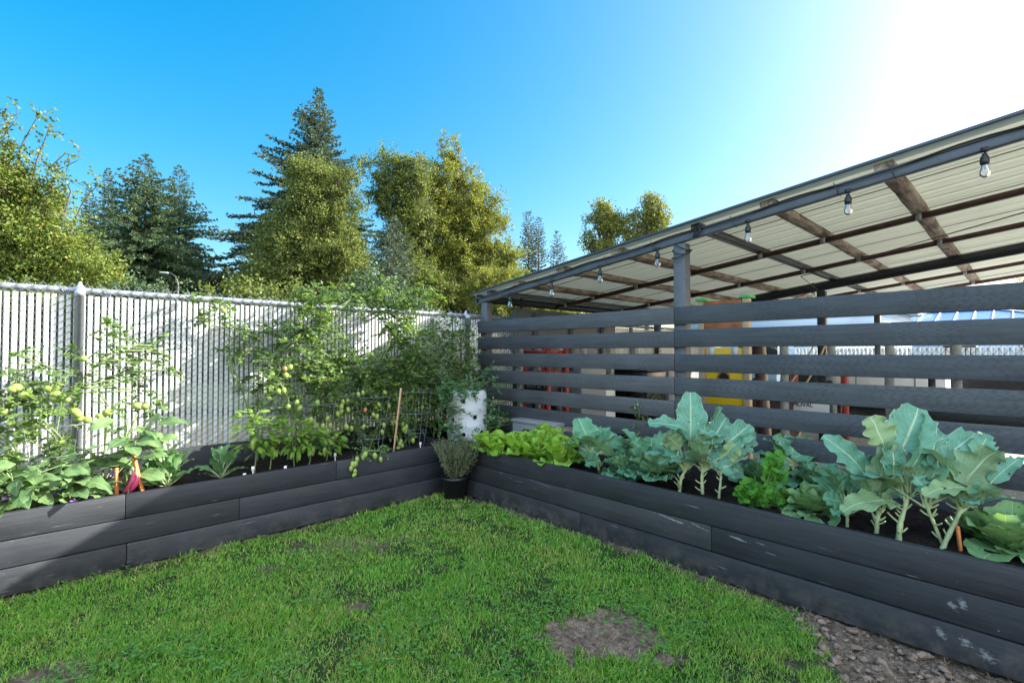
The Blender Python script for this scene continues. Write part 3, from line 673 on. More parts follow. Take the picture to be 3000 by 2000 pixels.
# steel purlins hung under the rafters
for (x, h, w, mt) in ((5.15, .045, .05, 'brown_steel'), (6.5, .045, .05, 'brown_steel'), (9.25, .045, .05, 'brown_steel'), (10.7, .05, .05, 'brown_steel')):
    mb = MB(); sloped(mb, x, Y0+.1, Y1-.05, -.053-h, -.053, w); mb.build('purlin', M[mt], SH)
    for ym, w_, mt_ in logs[:7]:
        cl = MB(); cl.box((x-.012, ym-.02, roof_z(ym)-.055-h-.004), (x-.002, ym+.02, roof_z(ym)-.03)); cl.build('purlin_clip', M['galv'], SH)
mb = MB(); sloped(mb, 7.72, Y0+.1, Y1-.05, -.165, -.052, .08); mb.build('centre_beam', M['dark_metal'], SH)
mb = MB(); mb.bar([6.6, 1.9, roof_z(1.9)-.11], [5.2, -1.4, roof_z(-1.4)-.11], .008, .008); mb.bar([7.7, 2.0, roof_z(2.0)-.16], [6.6, 1.9, roof_z(1.9)-.11], .006, .006); mb.build('brace_rod', M['brown_steel'], SH)
# eave trim at the low end
mb = MB(); mb.box((BX, 4.56, roof_z(4.6)-.10), (XB-.1, 4.60, roof_z(4.6)-.006)); mb.build('end_trim', M['dark_metal'], SH)
def post(y0, y1, x0, x1, ztop, mat='post_paint', nm='post'):
    mb = MB(); mb.box((x0, y0, 0), (x1, y1, ztop)); return bevel(mb.build(nm, M[mat], SH), .004)
ypa = at_x(1973, 800, BX)[1]; ypb = at_x(2007, 800, BX)[1]
post(ypb, ypa, BX, BX+.09, roof_z(ypa)-.12)
y0a = at_x(1409.5, 900, BX)[1]; y0b = at_x(1425, 900, BX)[1]
post(y0b, y0a, BX, BX+.09, roof_z(y0a)-.12)
post(-1.2, -1.11, BX, BX+.09, roof_z(-1.11)-.12); post(-3.9, -3.81, BX, BX+.09, roof_z(-3.81)-.12)
post(ypb-.0, ypa, 7.72, 7.81, roof_z(ypa)-.166, 'dark_metal'); post(4.45, 4.54, 7.72, 7.81, roof_z(4.54)-.166, 'dark_metal')
pB = at_x(2562, 940, 11.0)[1]; post(pB-.09, pB+.0, 10.95, 11.05, roof_z(pB)-.06, 'dark_metal'); post(4.3, 4.4, 10.95, 11.05, roof_z(4.4)-.06, 'dark_metal')

# ------------------------------------------------------------ string lights
SL = empty('string_lights', tuple(at_x(2004, 690, BX)), 'black outdoor string lights with clear bulbs clipped along the front beam of the shed', 'string lights')
bulbs = [(2893, 497, 2884, 437), (2493, 600, 2484, 553), (2198, 682, 2191, 642), (1930, 768, 1926, 728), (1760, 808, 1758, 775), (1617, 848, 1616, 822), (1496, 884, 1494, 860), (3250, 395, 3245, 330)]
def bulb(par, top, L, s=1.0, tilt=0.05):
    # cord, socket, glass; L = cord length
    sk = MB(); z = top[2]-L; x, y = top[0], top[1]
    sk.tube([[x, y, top[2]], [x+.004, y-.005, top[2]-L*.5], [x+tilt*L, y, z]], .0038, 6)
    sk.lathe([(.001, 0), (.011, 0), (.012, -.012), (.019, -.022), (.021, -.045), (.019, -.062), (.001, -.062)], (x+tilt*L, y, z), 16)
    sk.box((x-.012, y-.016, top[2]-.012), (x+.012, y+.016, top[2]+.012))
    o = sk.build('lamp_socket', M['black_plastic'], par, smooth=True)
    g = MB(); g.lathe([(.0135, -.060), (.0155, -.070), (.0225, -.090), (.0250, -.104), (.0215, -.122), (.011, -.134), (.001, -.137)], (x+tilt*L, y, z), 20)
    g.lathe([(.0120, -.0605), (.0145, -.0705), (.0213, -.0905), (.0238, -.104), (.0203, -.1215), (.010, -.1328), (.001, -.1357)][::-1], (x+tilt*L, y, z), 20)
    g.build('bulb', M['bulbglass'], o, smooth=True)
    f = MB(); f.lathe([(.001, -.085), (.004, -.085), (.004, -.062), (.001, -.061)], (x+tilt*L, y, z), 8); f.tube([[x+tilt*L-.006, y, z-.085], [x+tilt*L, y, z-.105], [x+tilt*L+.006, y, z-.085]], .0006, 4)
    f.build('filament', M['white_plastic'], o)
pts = []
for (bx, by, tx, ty) in bulbs:
    p = at_x(tx, ty, BX-.014); zb = at_x(bx, by, BX-.014)[2]+.105     # z of the socket foot
    ztop = roof_z(p[1])-.122; bulb(SL, (p[0], p[1], ztop), max(.02, ztop-zb-.0)); pts.append((p[1], ztop))
cb = MB(); ys = np.linspace(-2.0, 4.5, 90); pts.sort()
zc = roof_z(ys)-.055+.012*np.sin(ys*7)-.006
cb.tube(np.column_stack([np.full(90, BX-.020), ys, zc]), .0042, 6)
yc = (ypa+ypb)/2
for k in range(3):      # cable wound round the post head
    a = np.linspace(0, 2*math.pi, 22); cb.tube(np.column_stack([BX+.045+(.062+.006*k)*np.cos(a), yc+(.066+.008*k)*np.sin(a), roof_z(yc)-.15-.03*k+.04*np.sin(a+k)]), .0045, 6)
    cb.tube(np.column_stack([BX-.03+.01*np.cos(a), yc-.17+.03*np.cos(a+k), roof_z(yc)-.06+.045*np.sin(a)]), .004, 5)
cb.build('cable', M['black_plastic'], SL, smooth=True)
hk = [at_x(p, 700, BX)[1] for p in (2622, 2458, 2152, 1917, 1780, 1620, 1585, 1475)]
for y in hk:
    h = MB(); h.tube([[BX-.03, y+.02, roof_z(y)-.045], [BX-.032, y+.005, roof_z(y)-.08], [BX-.02, y-.005, roof_z(y)-.122], [BX+.02, y-.01, roof_z(y)-.128]], .003, 5); h.build('cup_hook', M['dark_metal'], SL)
# the inner run of lamps under the centre beam
SL2 = empty('string_lights', (7.6, 2.4, roof_z(2.4)-.2), 'short far run of string lights under the centre beam of the shed', 'string lights')
for (px, py) in ((2382, 868), (2255, 930), (1528, 915)):
    p = at_x(px, py, 7.66) if px > 1600 else at_y(px, py, 4.5); top = (p[0], p[1], p[2]+.17)
    bulb(SL2, top, .06, tilt=.02)
p1 = at_x(2382, 850, 7.66); cb = MB(); a = np.linspace(0, 1, 20); ya = 4.4+(p1[1]-4.4)*a
cb.tube(np.column_stack([np.full(20, 7.66), ya, roof_z(ya)-.17-.09*np.sin(a*math.pi*4)**2*.6]), .005, 5); cb.build('cable', M['black_plastic'], SL2)
# ------------------------------------------------------------ trees
def quadleaves(mb, c, ax, nr, L, W):
    """diamond shaped leaves: c centre base, ax long axis, nr side axis"""
    L = np.asarray(L)[:, None]; W = np.asarray(W)[:, None]
    fold = np.cross(ax, nr)*W*.35
    v = np.stack([c, c+ax*L*.45+nr*W+fold, c+ax*L, c+ax*L*.45-nr*W+fold], 1).reshape(-1, 3)
    i = np.arange(len(c))[:, None]*4; mb.add(v, t=np.vstack([i+np.array([[0, 1, 2]]), i+np.array([[0, 2, 3]])]))
def rdirs(r, n, zb=0.0):
    v = r.normal(size=(n, 3)); v[:, 2] += zb; return unit(v)
def orth(r, ax):
    return unit(np.cross(ax, r.normal(size=ax.shape)))
def spruce(label, px, ptop, pbase_half, d, mat, seed, dens=1.0, droop=.5, top_sparse=.0, right=1.0, left=1.0, name='spruce_tree', zbot=.4, tuft=1.0, lean=0, group='evergreen trees beyond the slatted fence', shape=.85):
    r = np.random.default_rng(seed); top = at_d(px, ptop, d); base = at_d(px+lean, 1033, d); H = top[2]; R0 = pbase_half/FPX*d
    T = empty(name, (base[0], base[1], 0), label, 'tree', group)
    tr = MB(); zz = np.linspace(-.1, H*.97, 14); f = zz/H; cx = base[0]+(top[0]-base[0])*f; cy = base[1]+(top[1]-base[1])*f
    tr.tube(np.column_stack([cx, cy, zz]), np.maximum(.012, H*.016*(1-f)), 8)
    fo = MB(); br = MB(); z = H*.995; k = 0; S = []; D = []; LL = []
    nwh = int(H*5.2*dens**.5)
    for z in np.concatenate([H-H*(np.linspace(0, 1, nwh)**1.08)*(1-zbot/H)]):
        f = (H-z)/H; rad = R0*(f**shape)*(1+.12*math.sin(z*2.1+seed))+.05; nb = int((4+6*min(1, f*2.2))*(.7 if f < .08 else 1))
        a0 = r.random()*7
        for b in range(nb):
            a = a0+b*2*math.pi/nb+r.normal(0, .2); L = rad*(.72+.42*r.random()+(.25 if r.random() < .12 else 0))
            dr = np.array([math.cos(a), math.sin(a), 0]); sidev = dr @ np.array([RDIR[0], RDIR[1], 0]); L *= (right if sidev > 0 else left)**abs(sidev)
            m = max(4, int(L/.16)); s = np.linspace(0, 1, m); el = (.55-.75*f) if f < .35 else (.25-.5*f); el += r.normal(0, .08)
            zz_ = L*(el*s-droop*.45*s*s+.22*droop*s**3); p0 = np.array([base[0]+(top[0]-base[0])*z/H, base[1]+(top[1]-base[1])*z/H, z])
            pts = p0+dr*(L*s)[:, None]+np.array([0, 0, 1.0])*zz_[:, None]; br.tube(pts[::max(1, m//4)], np.linspace(.006+.010*L*.5, .004, len(pts[::max(1, m//4)])), 3, cap=False)
            sd = np.array([-dr[1], dr[0], 0])
            # side twigs
            for t_ in range(5 if f > .1 else 3):
                kk = np.arange(1, m); w = (.12+.35*L*.40)*(1-s[kk]*.6)*(.6+.6*r.random(len(kk)))
                w = np.minimum(w, .55); sg = r.choice([-1, 1], len(kk)); c = pts[kk]+r.normal(0, .03, (len(kk), 3))
                ax = unit(dr*(.6+.5*r.random((len(kk), 1)))+sd*sg[:, None]*(.3+.8*r.random((len(kk), 1)))+np.array([0, 0, 1])*(-droop*.9*r.random((len(kk), 1))+.12))
                S.append(c); D.append(ax); LL.append(w)
    S = np.vstack(S); D = np.vstack(D); LL = np.concatenate(LL)
    # each twig is a spray of needle blades
    for kk in range(7):
        fr = r.random(len(S)); c = S+D*(LL*fr*.8)[:, None]; ax = unit(D+r.normal(0, .45, D.shape)+np.array([0, 0, -.15*droop])); 
        l = (LL*.34+.05)*tuft*(.6+.6*r.random(len(S))); quadleaves(fo, c, ax, orth(r, ax), l, .013*tuft+l*.09)
    tr.build('trunk', M['bark'], T, smooth=True); br.build('branches', M['bark'], T); fo.build('crown', M[mat], T); return T
def decid(label, d, blobs, mat, seed, leaf=.10, n=40000, trunk_px=None, name='broadleaf_tree', group='leafy trees beyond the slatted fence', twigs=(), clump=.42, mat_bark='bark', thin=0, depth=.8, ntr=1):
    r = np.random.default_rng(seed); P = []; wts = []
    tpx = trunk_px if trunk_px is not None else blobs[0][0]
    base = at_d(tpx, 1033, d); T = empty(name, (base[0], base[1], 0), label, 'tree', group)
    area = sum(b[2]*b[3] for b in blobs); v3 = np.array([VDIR[0], VDIR[1], 0]); r3 = np.array([RDIR[0], RDIR[1], 0]); up = np.array([0, 0, 1.0])
    clumps = []; sz = []
    for (bx, by, rx, ry) in blobs:
        c = at_d(bx, by, d); RX = rx/FPX*d; RY = ry/FPX*d; RD = min(RX, RY*1.3)*depth
        nc = max(6, int(125*(bx*0+1)*rx*ry/area*(1+len(blobs)*.35)))
        u = rdirs(r, nc); rr = (.35+.65*r.random(nc)**.5)*(1+.10*r.normal(size=nc)); u = u*rr[:, None]
        clumps.append(c+u[:, :1]*RX*r3+u[:, 1:2]*RD*v3+u[:, 2:]*RY*up); sz.append(np.full(nc, min(RX, RY)*clump)*(.35+.85*r.random(nc)))
    clumps = np.vstack(clumps); sz = np.concatenate(sz); ok = clumps[:, 2] > .3; clumps, sz = clumps[ok], sz[ok]
    # limbs and twigs towards clumps
    br = MB(); H = clumps[:, 2].max(); 
    for q in range(ntr):
        o_ = r.normal(0, .25 if ntr > 1 else 0, 2)
        zz = np.linspace(-.1, H*.78, 9); mean = clumps.mean(0)
        x = base[0]+o_[0]+(mean[0]-base[0])*np.clip(zz/mean[2], 0, 1)*.8+o_[0]*zz*.12; y = base[1]+o_[1]+(mean[1]-base[1])*np.clip(zz/mean[2], 0, 1)*.8
        tp = np.column_stack([x, y, zz]); br.tube(tp, H*.017*(1-zz/H*.95)/ntr**.4, 8)
    lb = MB()
    for i in r.permutation(len(clumps))[:110]:
        c = clumps[i]; zs = max(.3, c[2]-np.linalg.norm(c[:2]-base[:2])*.9-.4); zs = min(zs, H*.7); p0 = np.array([np.interp(zs, tp[:, 2], tp[:, 0]), np.interp(zs, tp[:, 2], tp[:, 1]), zs])
        s = np.linspace(0, 1, 6)[:, None]; pts = p0+(c-p0)*s+np.array([0, 0, 1])*(.18*np.linalg.norm(c-p0)*(s-s*s))+r.normal(0, .03, (6, 3)); lb.tube(pts, np.linspace(.035, .006, 6)*H/9, 4, cap=False)
        for q in range(3):
            e = c+rdirs(r, 1, .5)[0]*sz[i]*1.15; lb.tube([pts[4], (pts[4]+e)/2+r.normal(0, .05, 3), e], [.011*H/9, .007*H/9, .003*H/9], 3, cap=False)
    prob = sz**2; prob /= prob.sum(); n = int(n*2.0); idx = r.choice(len(clumps), n, p=prob); g = rdirs(r, n)*(r.random(n)**.45)[:, None]
    # break the clumps up: leaves gather along short twigs
    tw = r.integers(0, 9, n); key = idx*9+tw; tr_ = np.random.default_rng(seed+1); td = rdirs(tr_, len(clumps)*9, .25); s = r.random(n)[:, None]
    p = clumps[idx]+td[key]*sz[idx][:, None]*(.2+1.35*s**1.2)+r.normal(0, .09, (n, 3))*sz[idx][:, None]+g*sz[idx][:, None]*.35
    p = p[p[:, 2] > .15]; n = len(p); ax = unit(rdirs(r, n, -.35)); l = leaf*.66*(.6+.8*r.random(n)); mb = MB(); quadleaves(mb, p, ax, orth(r, ax), l, l*.34)
    for (pts, nl) in twigs:       # bare airy sprays with sparse leaves
        W = np.array([at_d(a, b, d) for a, b in pts]); W = W+r.normal(0, .04, W.shape); k = 12; s = np.linspace(0, 1, k)*(len(W)-1)
        cur = np.column_stack([np.interp(s, np.arange(len(W)), W[:, j]) for j in range(3)]); lb.tube(cur, np.linspace(.022, .004, k), 4, cap=False)
        for q in range(nl//7):
            i = r.integers(2, k); e = cur[i]+unit(cur[i]-cur[i-1]+r.normal(0, .6, 3)*np.linalg.norm(cur[i]-cur[i-1])*2)*(.25+.35*r.random()); lb.tube([cur[i], e], [.005, .002], 3, cap=False)
            c = cur[i]+(e-cur[i])*r.random((7, 1))+r.normal(0, .03, (7, 3)); a2 = rdirs(r, 7, -.3); quadleaves(mb, c, a2, orth(r, a2), np.full(7, leaf*.95), np.full(7, leaf*.33))
    br.build('trunk', M[mat_bark], T, smooth=True); lb.build('limbs', M[mat_bark], T); mb.build('crown', M[mat], T); return T

decid('big leafy tree with yellow-green leaves and airy twigs at its top, far left', 14, [(20,640,130,160),(110,720,150,110),(60,830,160,110),(230,800,120,90),(30,500,60,70),(300,830,70,60),(150,600,60,60),(-90,700,120,250),(10,420,38,60),(70,470,45,50),(150,520,35,40),(-20,350,40,40)], 'lf_deci', 101, leaf=.115, n=52000, trunk_px=60,
      twigs=[([(20,560),(60,430),(110,350),(120,335)],60),([(0,520),(20,400),(60,335)],60),([(80,640),(95,480),(135,380),(150,375)],90),([(120,640),(170,500),(225,465),(228,470)],50),([(200,700),(240,590),(290,540),(280,525)],50),([(60,600),(30,450),(5,345),(0,340)],70),([(150,600),(130,500),(180,440),(210,480)],60),([(180,680),(200,560),(190,520),(250,545)],50)])
spruce('narrow dark spruce left of the broad spruce, only its top showing', 318, 496, 120, 33, 'lf_spruce', 201, dens=.9)
spruce('short dark spruce at the left edge of the evergreen group', 262, 545, 90, 34, 'lf_spruce', 202, dens=.8)
spruce('broad bushy spruce with drooping twigs, tallest of the left evergreen group', 425, 455, 235, 23, 'lf_spruce', 203, dens=1.5, droop=.9, shape=.72, tuft=1.0)
spruce('layered spruce with long bare-tipped boughs reaching right, behind the broad spruce', 525, 488, 150, 27, 'lf_spruce', 204, dens=.8, droop=.7, right=1.25, shape=.75)
spruce('tallest pointed spruce rising above the leafy trees in the middle', 936, 262, 330, 27, 'lf_blue', 205, dens=1.25, droop=.35, left=1.15, right=.75, shape=.95, tuft=1.15)
spruce('small grey-blue spruce between the two leafy crowns in the middle', 1155, 640, 115, 17, 'lf_blue', 206, dens=1.3, shape=.7, tuft=.8)
decid('olive-leaved tree in front of the tallest spruce', 21, [(930,540,85,80),(900,660,90,120),(1000,640,60,130),(1025,540,38,70),(860,780,120,110),(985,790,90,110),(1010,860,100,70),(780,860,90,60),(800,700,50,70)], 'lf_olive', 102, leaf=.125, n=60000, trunk_px=940, clump=.38, ntr=2)
decid('olive leafy tree right of the sky gap, its crown rounded', 23, [(1140,510,62,60),(1130,590,55,60),(1200,540,60,80),(1200,660,75,90),(1170,760,70,80),(1220,850,110,80),(1230,480,36,36)], 'lf_olive', 103, leaf=.13, n=42000, trunk_px=1200, clump=.38, ntr=2)
decid('large tree with turning golden-green leaves and a pointed top, beside the shed roof', 25, [(1310,440,45,50),(1320,530,80,70),(1270,600,80,80),(1370,600,80,90),(1300,700,110,90),(1420,690,70,90),(1360,800,130,90),(1460,800,70,90),(1270,830,80,80),(1400,880,130,60)], 'lf_yellow', 104, leaf=.14, n=76000, trunk_px=1330, clump=.36, ntr=2)
decid('low leafy tree reaching under the shed roof end, at the back of the fence', 20, [(1480,900,90,60),(1570,905,90,50),(1650,930,70,40),(1420,850,60,60),(1560,960,150,40),(1500,820,30,40)], 'lf_yellow', 105, leaf=.11, n=26000, trunk_px=1520)
decid('small bushy tree low in the sky gap left of the tallest spruce', 28, [(680,830,60,40),(740,850,70,45),(650,860,40,30),(610,880,60,30)], 'lf_olive', 106, leaf=.14, n=12000, trunk_px=700)
spruce('slim pine with dark thin crown, left one beyond the shed roof', 1548, 622, 42, 40, 'lf_pine', 207, dens=.28, droop=-.2, name='pine_tree', shape=.35, zbot=6.0, tuft=.9, group='pines beyond the shed roof')
spruce('slim pine with dark thin crown, tallest and middle one beyond the shed roof', 1578, 640, 38, 41, 'lf_pine', 208, dens=.25, droop=-.2, name='pine_tree', shape=.4, zbot=5.0, tuft=.9, group='pines beyond the shed roof')
spruce('short wide pine beside the slim pines, beyond the shed roof', 1632, 680, 45, 40, 'lf_pine', 209, dens=.28, droop=-.1, name='pine_tree', shape=.45, zbot=4.0, tuft=.9, group='pines beyond the shed roof')
decid('poplar with open golden crown above the shed roof, the broader left one', 30, [(1765,620,32,38),(1790,660,42,40),(1730,650,28,22),(1725,700,28,25),(1760,720,50,30),(1810,650,18,40)], 'lf_yellow', 107, leaf=.19, n=3600, trunk_px=1775, name='poplar_tree', group='poplars above the shed roof', clump=.42)
decid('poplar with open golden crown above the shed roof, the right one', 30, [(1905,605,34,38),(1925,650,36,36),(1865,650,30,38),(1850,700,30,30),(1945,610,16,25),(1900,690,40,30)], 'lf_yellow', 108, leaf=.19, n=3600, trunk_px=1895, name='poplar_tree', group='poplars above the shed roof', clump=.42)
decid('distant green trees seen right of the blue roof through the top screen gap', 40, [(2960,905,90,45),(3060,880,90,70),(2860,950,60,25)], 'lf_yellow', 109, leaf=.2, n=9000, trunk_px=2980)
decid('leafy bush beside the blue-sided house, seen through the top screen gap', 22, [(2255,945,38,22),(2320,955,30,16)], 'lf_olive', 110, leaf=.12, n=5000, trunk_px=2265)
# shrubs standing low behind the slatted fence
for k, (bx, w) in enumerate([(60, 200), (400, 190), (760, 190), (1080, 190)]):
    decid(['dense hedge shrub behind the fence below the big left tree', 'dense hedge shrub behind the fence below the broad spruce', 'dense hedge shrub behind the fence below the tallest spruce', 'dense hedge shrub behind the fence left of the shed'][k], 11, [(bx, 930, w, 95), (bx+40, 1010, w, 90)], 'lf_spruce' if k % 2 else 'lf_olive', 120+k, leaf=.11, n=12000, name='shrub', group='hedge shrubs behind the slatted fence', depth=.5)

# street lamp between the trees
b = at_d(518, 1033, 16); top = at_d(514, 832, 16)
LP = empty('street_lamp', (b[0], b[1], 0), 'curved black street lamp with a pale head, among the trees', 'street lamp')
mb = MB(); arm = at_d(490, 800, 16); mb.tube([[b[0], b[1], 0], [b[0], b[1], top[2]], b*[1, 1, 0]+[0, 0, top[2]+.25]+(arm-b)*[.25, .25, 0], b*[1, 1, 0]+(arm-b)*[.8, .8, 0]+[0, 0, arm[2]+.02], arm], [.05, .04, .035, .03, .03], 8)
mb.build('pole', M['dark_metal'], LP, smooth=True)
mb = MB(); e = (arm-top)*[1, 1, 0]; e = unit(e); mb.bar(arm-e*.05, arm+e*.22+[0, 0, .02], .12, .05); bevel(mb.build('lamp_head', M['white_plastic'], LP), .015)

# ------------------------------------------------------------ things under and beyond the shed (seen through the gaps)
GZ = .02
M['wood_grey'] = simple('grey_weathered_post', (.30, .30, .27), .85, nscale=14, namp=.35)
M['wood_orange'] = simple('orange_stained_wood', (.36, .13, .045), .6, nscale=10, namp=.5)
M['ply'] = simple('pale_plywood', (.52, .38, .24), .7, nscale=10, namp=.2)
M['yellow'] = simple('yellow_plastic', (.95, .60, .015), .35, nscale=6, namp=.08)
M['green'] = simple('green_cap', (.05, .50, .14), .5, nscale=9, namp=.1)
M['red'] = simple('red_paint', (.36, .045, .03), .45, nscale=10, namp=.3)
M['white_p'] = simple('white_paint', (.75, .76, .76), .4, nscale=5, namp=.06)
M['cream'] = simple('cream_board', (.66, .62, .54), .6, nscale=5, namp=.1)
M['carblack'] = simple('black_car_paint', (.01, .011, .013), .25, nscale=5, namp=.1)
M['glass'] = simple('dark_window_glass', (.02, .025, .03), .08, nscale=4, namp=.1)
M['tyre'] = simple('tyre_rubber', (.02, .02, .02), .8)
M['grey_p'] = simple('grey_plastic', (.22, .23, .24), .5, nscale=6, namp=.1)
t = NT('pale_blue_lap_siding'); sx = t.n('SeparateXYZ'); t.L(t.coord(), sx.inputs[0]); fr = t.math('FRACT', t.math('MULTIPLY', sx.outputs[2], 1/.19))
t.pbr(t.ramp(fr, [(0, (.10, .14, .20)), (.1, (.36, .47, .60)), (1, (.42, .53, .66))]), .6, normal=t.bump(fr, .6, .02)); M['siding'] = t.m
M['blue_roof'] = simple('blue_metal_roof', (.012, .12, .38), .35, .2, nscale=3, namp=.12)
# grey round posts standing in a row
for k, (px, d_, w, h) in enumerate([(2297, 6.2, .10, 1.34), (2437, 6.2, .10, 1.34), (2606, 6.0, .10, 1.34), (2800, 5.6, .10, 1.34), (1577, 5.85, .055, 1.32), (1640, 6.1, .06, 1.32), (1709, 6.4, .07, 1.32), (1786, 6.8, .09, 1.32), (1858, 7.2, .09, 1.32), (1524, 5.65, .055, 1.32)]):
    p = at_d(px, 1033, d_); L = ['round grey post left of the pair of red pipes', 'round grey post right of the red pipes', 'round grey post before the car roof', 'round grey post nearest the right edge', 'squared grey post, third from the fence corner', 'squared grey post, fourth from the fence corner', 'squared grey post, middle of the far row', 'squared grey post before the far white slats', 'squared grey post nearest the shed front post', 'squared grey post nearest the fence corner'][k]
    mb = MB()
    if k < 4:
        zz = np.linspace(GZ, h, 8); mb.tube(np.column_stack([p[0]+rng.normal(0, .003, 8), p[1]+rng.normal(0, .003, 8), zz]), w/2*(1+rng.normal(0, .03, 8)), 14)
    else: mb.box((p[0]-w/2, p[1]-w/2, GZ), (p[0]+w/2, p[1]+w/2, h)); mb.box((p[0]-w/2-.012, p[1]-w/2-.02, h-.35), (p[0]-w/2-.001, p[1]+w/2+.02, h-.25))
    o = mb.build('wooden_post', M['wood_grey'], smooth=k < 4, origin=(p[0], p[1], GZ)); tagp(o, L+', seen through the screen gaps', 'post', 'grey posts standing under the shed'); bevel(o, .006)
def facing(px, d_, z0, z1, w, dep, name, label, cat, mat, parts=None):
    """a box turned so that its front is square to the yard (faces -x)"""
    p = at_d(px, 1033, d_); o = empty(name, (p[0], p[1], GZ), label, cat); mb = MB(); mb.box((p[0], p[1]-w/2, z0), (p[0]+dep, p[1]+w/2, z1)); bevel(mb.build('body', M[mat], o), .01); return o, p
# yellow slide panel held in a wooden frame
p = at_d(2120, 1033, 4.75); WF = empty('climbing_frame', (p[0], p[1], GZ), 'wooden frame holding a yellow plastic panel with a round hole, green caps on top', 'wooden frame')
hw = .215; mb = MB(); mb.box((p[0], p[1]-hw+.04, .70), (p[0]+.03, p[1]+hw-.04, 1.30)); bevel(mb.build('yellow_panel', M['yellow'], WF), .01)
mb = MB(); a = np.linspace(0, 2*math.pi, 25)
mb.tube(np.column_stack([np.full(25, p[0]-.005), p[1]-.00+.055*np.cos(a), 1.005+.055*np.sin(a)]), .010, 6); mb.build('hole_rim', M['wood_orange'], WF, smooth=True)
mb = MB(); mb.lathe([(.001, 0), (.05, 0)], (0, 0, 0), 20); v = mb.v[0]; mb.v[0] = np.column_stack([np.full(len(v), p[0]-.0045), v[:, 0]+p[1], v[:, 1]+1.005]); mb.build('hole', M['carblack'], WF)
mb = MB(); mb.box((p[0]-.008, p[1]-.14, 1.20), (p[0]-.002, p[1]-.08, 1.32)); mb.build('white_patch', M['white_p'], WF); mb = MB(); mb.box((p[0]-.008, p[1]+.09, 1.20), (p[0]-.002, p[1]+.15, 1.32)); mb.build('white_patch', M['white_p'], WF)
for s in (-1, 1):
    mb = MB(); mb.box((p[0]-.02, p[1]+s*hw-.03, GZ), (p[0]+.05, p[1]+s*hw+.03, 1.76)); bevel(mb.build('frame_leg', M['ply'], WF), .004)
    mb = MB(); mb.box((p[0]-.04, p[1]+s*hw-.05, 1.762), (p[0]+.10, p[1]+s*hw+.05, 1.79)); bevel(mb.build('end_cap', M['green'], WF), .006)
mb = MB(); mb.box((p[0]-.035, p[1]-hw+.031, 1.70), (p[0]+.06, p[1]+hw-.031, 1.755)); bevel(mb.build('top_bar', M['wood_orange'], WF), .006)
mb = MB(); mb.box((p[0]-.02, p[1]-hw+.031, 1.40), (p[0]+.02, p[1]+hw-.031, 1.56)); bevel(mb.build('cross_board', M['wood_orange'], WF), .006)
mb = MB(); mb.box((p[0]+.0, p[1]-hw+.031, 1.33), (p[0]+.02, p[1]+hw-.031, 1.385)); bevel(mb.build('cream_board', M['cream'], WF), .004)
# leaning planks right of it
for k, (px, w) in enumerate(((2226, .04), (2239, .028))):
    a = at_d(px, 1033, 4.9); mb = MB(); mb.bar([a[0]-.05, a[1]-.06, GZ], [a[0]+.02, a[1]+.03, 1.36], w, .09); o = mb.build('timber_plank', M['ply' if k else 'brown_steel'], origin=(a[0], a[1], GZ)); tagp(o, ['reddish timber plank leaning right of the yellow panel', 'pale timber plank leaning right of the reddish plank'][k], 'plank', 'planks leaning under the shed')
# red pipes and yellow ropes
for k, px in enumerate((2326, 2410, 2473)):
    a = at_d(px, 1033, 7.0); mb = MB(); mb.tube([[a[0], a[1], GZ], [a[0], a[1], 1.02], [a[0]+.01, a[1], 1.14]], .05, 12); o = mb.build('red_pipe', M['red'], smooth=True, origin=(a[0], a[1], GZ)); tagp(o, ['dull red upright pipe, left of three under the shed', 'dull red upright pipe, middle of three under the shed', 'dull red upright pipe, right of three beside the white trailer'][k], 'pipe', 'red pipes under the shed')
for k, (pa, pb) in enumerate((((2390, 1000), (2318, 1120)), ((2420, 1005), (2360, 1125)))):
    a = at_d(*pa, 6.7); b_ = at_d(*pb, 6.6); s = np.linspace(0, 1, 8)[:, None]; mb = MB(); mb.tube(a+(b_-a)*s-np.array([0, 0, .12])*(s-s*s), .012, 6); o = mb.build('rope', M['ply'], smooth=True, origin=a); tagp(o, ['tan rope slanting left behind the screen, nearer the grey post', 'tan rope slanting behind the screen, nearer the red pipes'][k], 'rope', 'ropes hanging under the shed')
# white utility trailer with the sign
p = at_d(2470, 1033, 8.3)
sg = at_d(2320, 1190, 6.4); SG = empty('sign_board', (sg[0], sg[1], .40), 'white sign board with black lettering on a dark rail behind the screen', 'sign')
mb = MB(); mb.box((sg[0], sg[1]-.42, .50), (sg[0]+.02, sg[1]+.52, .74)); bevel(mb.build('board', M['white_p'], SG), .004)
fc = bpy.data.curves.new('sign_lettering', 'FONT'); fc.body = "SCOTT'S REMOVAL"; fc.size = .085; fc.extrude = .002; fc.align_x = 'CENTER'
fo_ = bpy.data.objects.new('tmp', fc); C.objects.link(fo_); bpy.context.view_layer.update(); me = bpy.data.meshes.new_from_object(fo_); bpy.data.objects.remove(fo_)
me.materials.clear(); me.materials.append(M['carblack']); lo = bpy.data.objects.new('lettering', me); C.objects.link(lo); lo.parent = SG
lo.location = (-.003, .05, .16); lo.rotation_euler = (R(90), 0, R(-90)); lo.scale = (.80, 1, 1)
mb = MB(); mb.box((sg[0]+.022, sg[1]-.45, GZ), (sg[0]+.06, sg[1]-.39, .9)); mb.build('leg', M['dark_metal'], SG); mb = MB(); mb.box((sg[0]+.022, sg[1]+.46, GZ), (sg[0]+.06, sg[1]+.52, .9)); mb.build('leg', M['dark_metal'], SG)
TRL, p = facing(2590, 7.2, .45, 1.10, 1.35, 1.1, 'trailer', 'white box trailer with grey door seam under the shed', 'trailer', 'white_p')
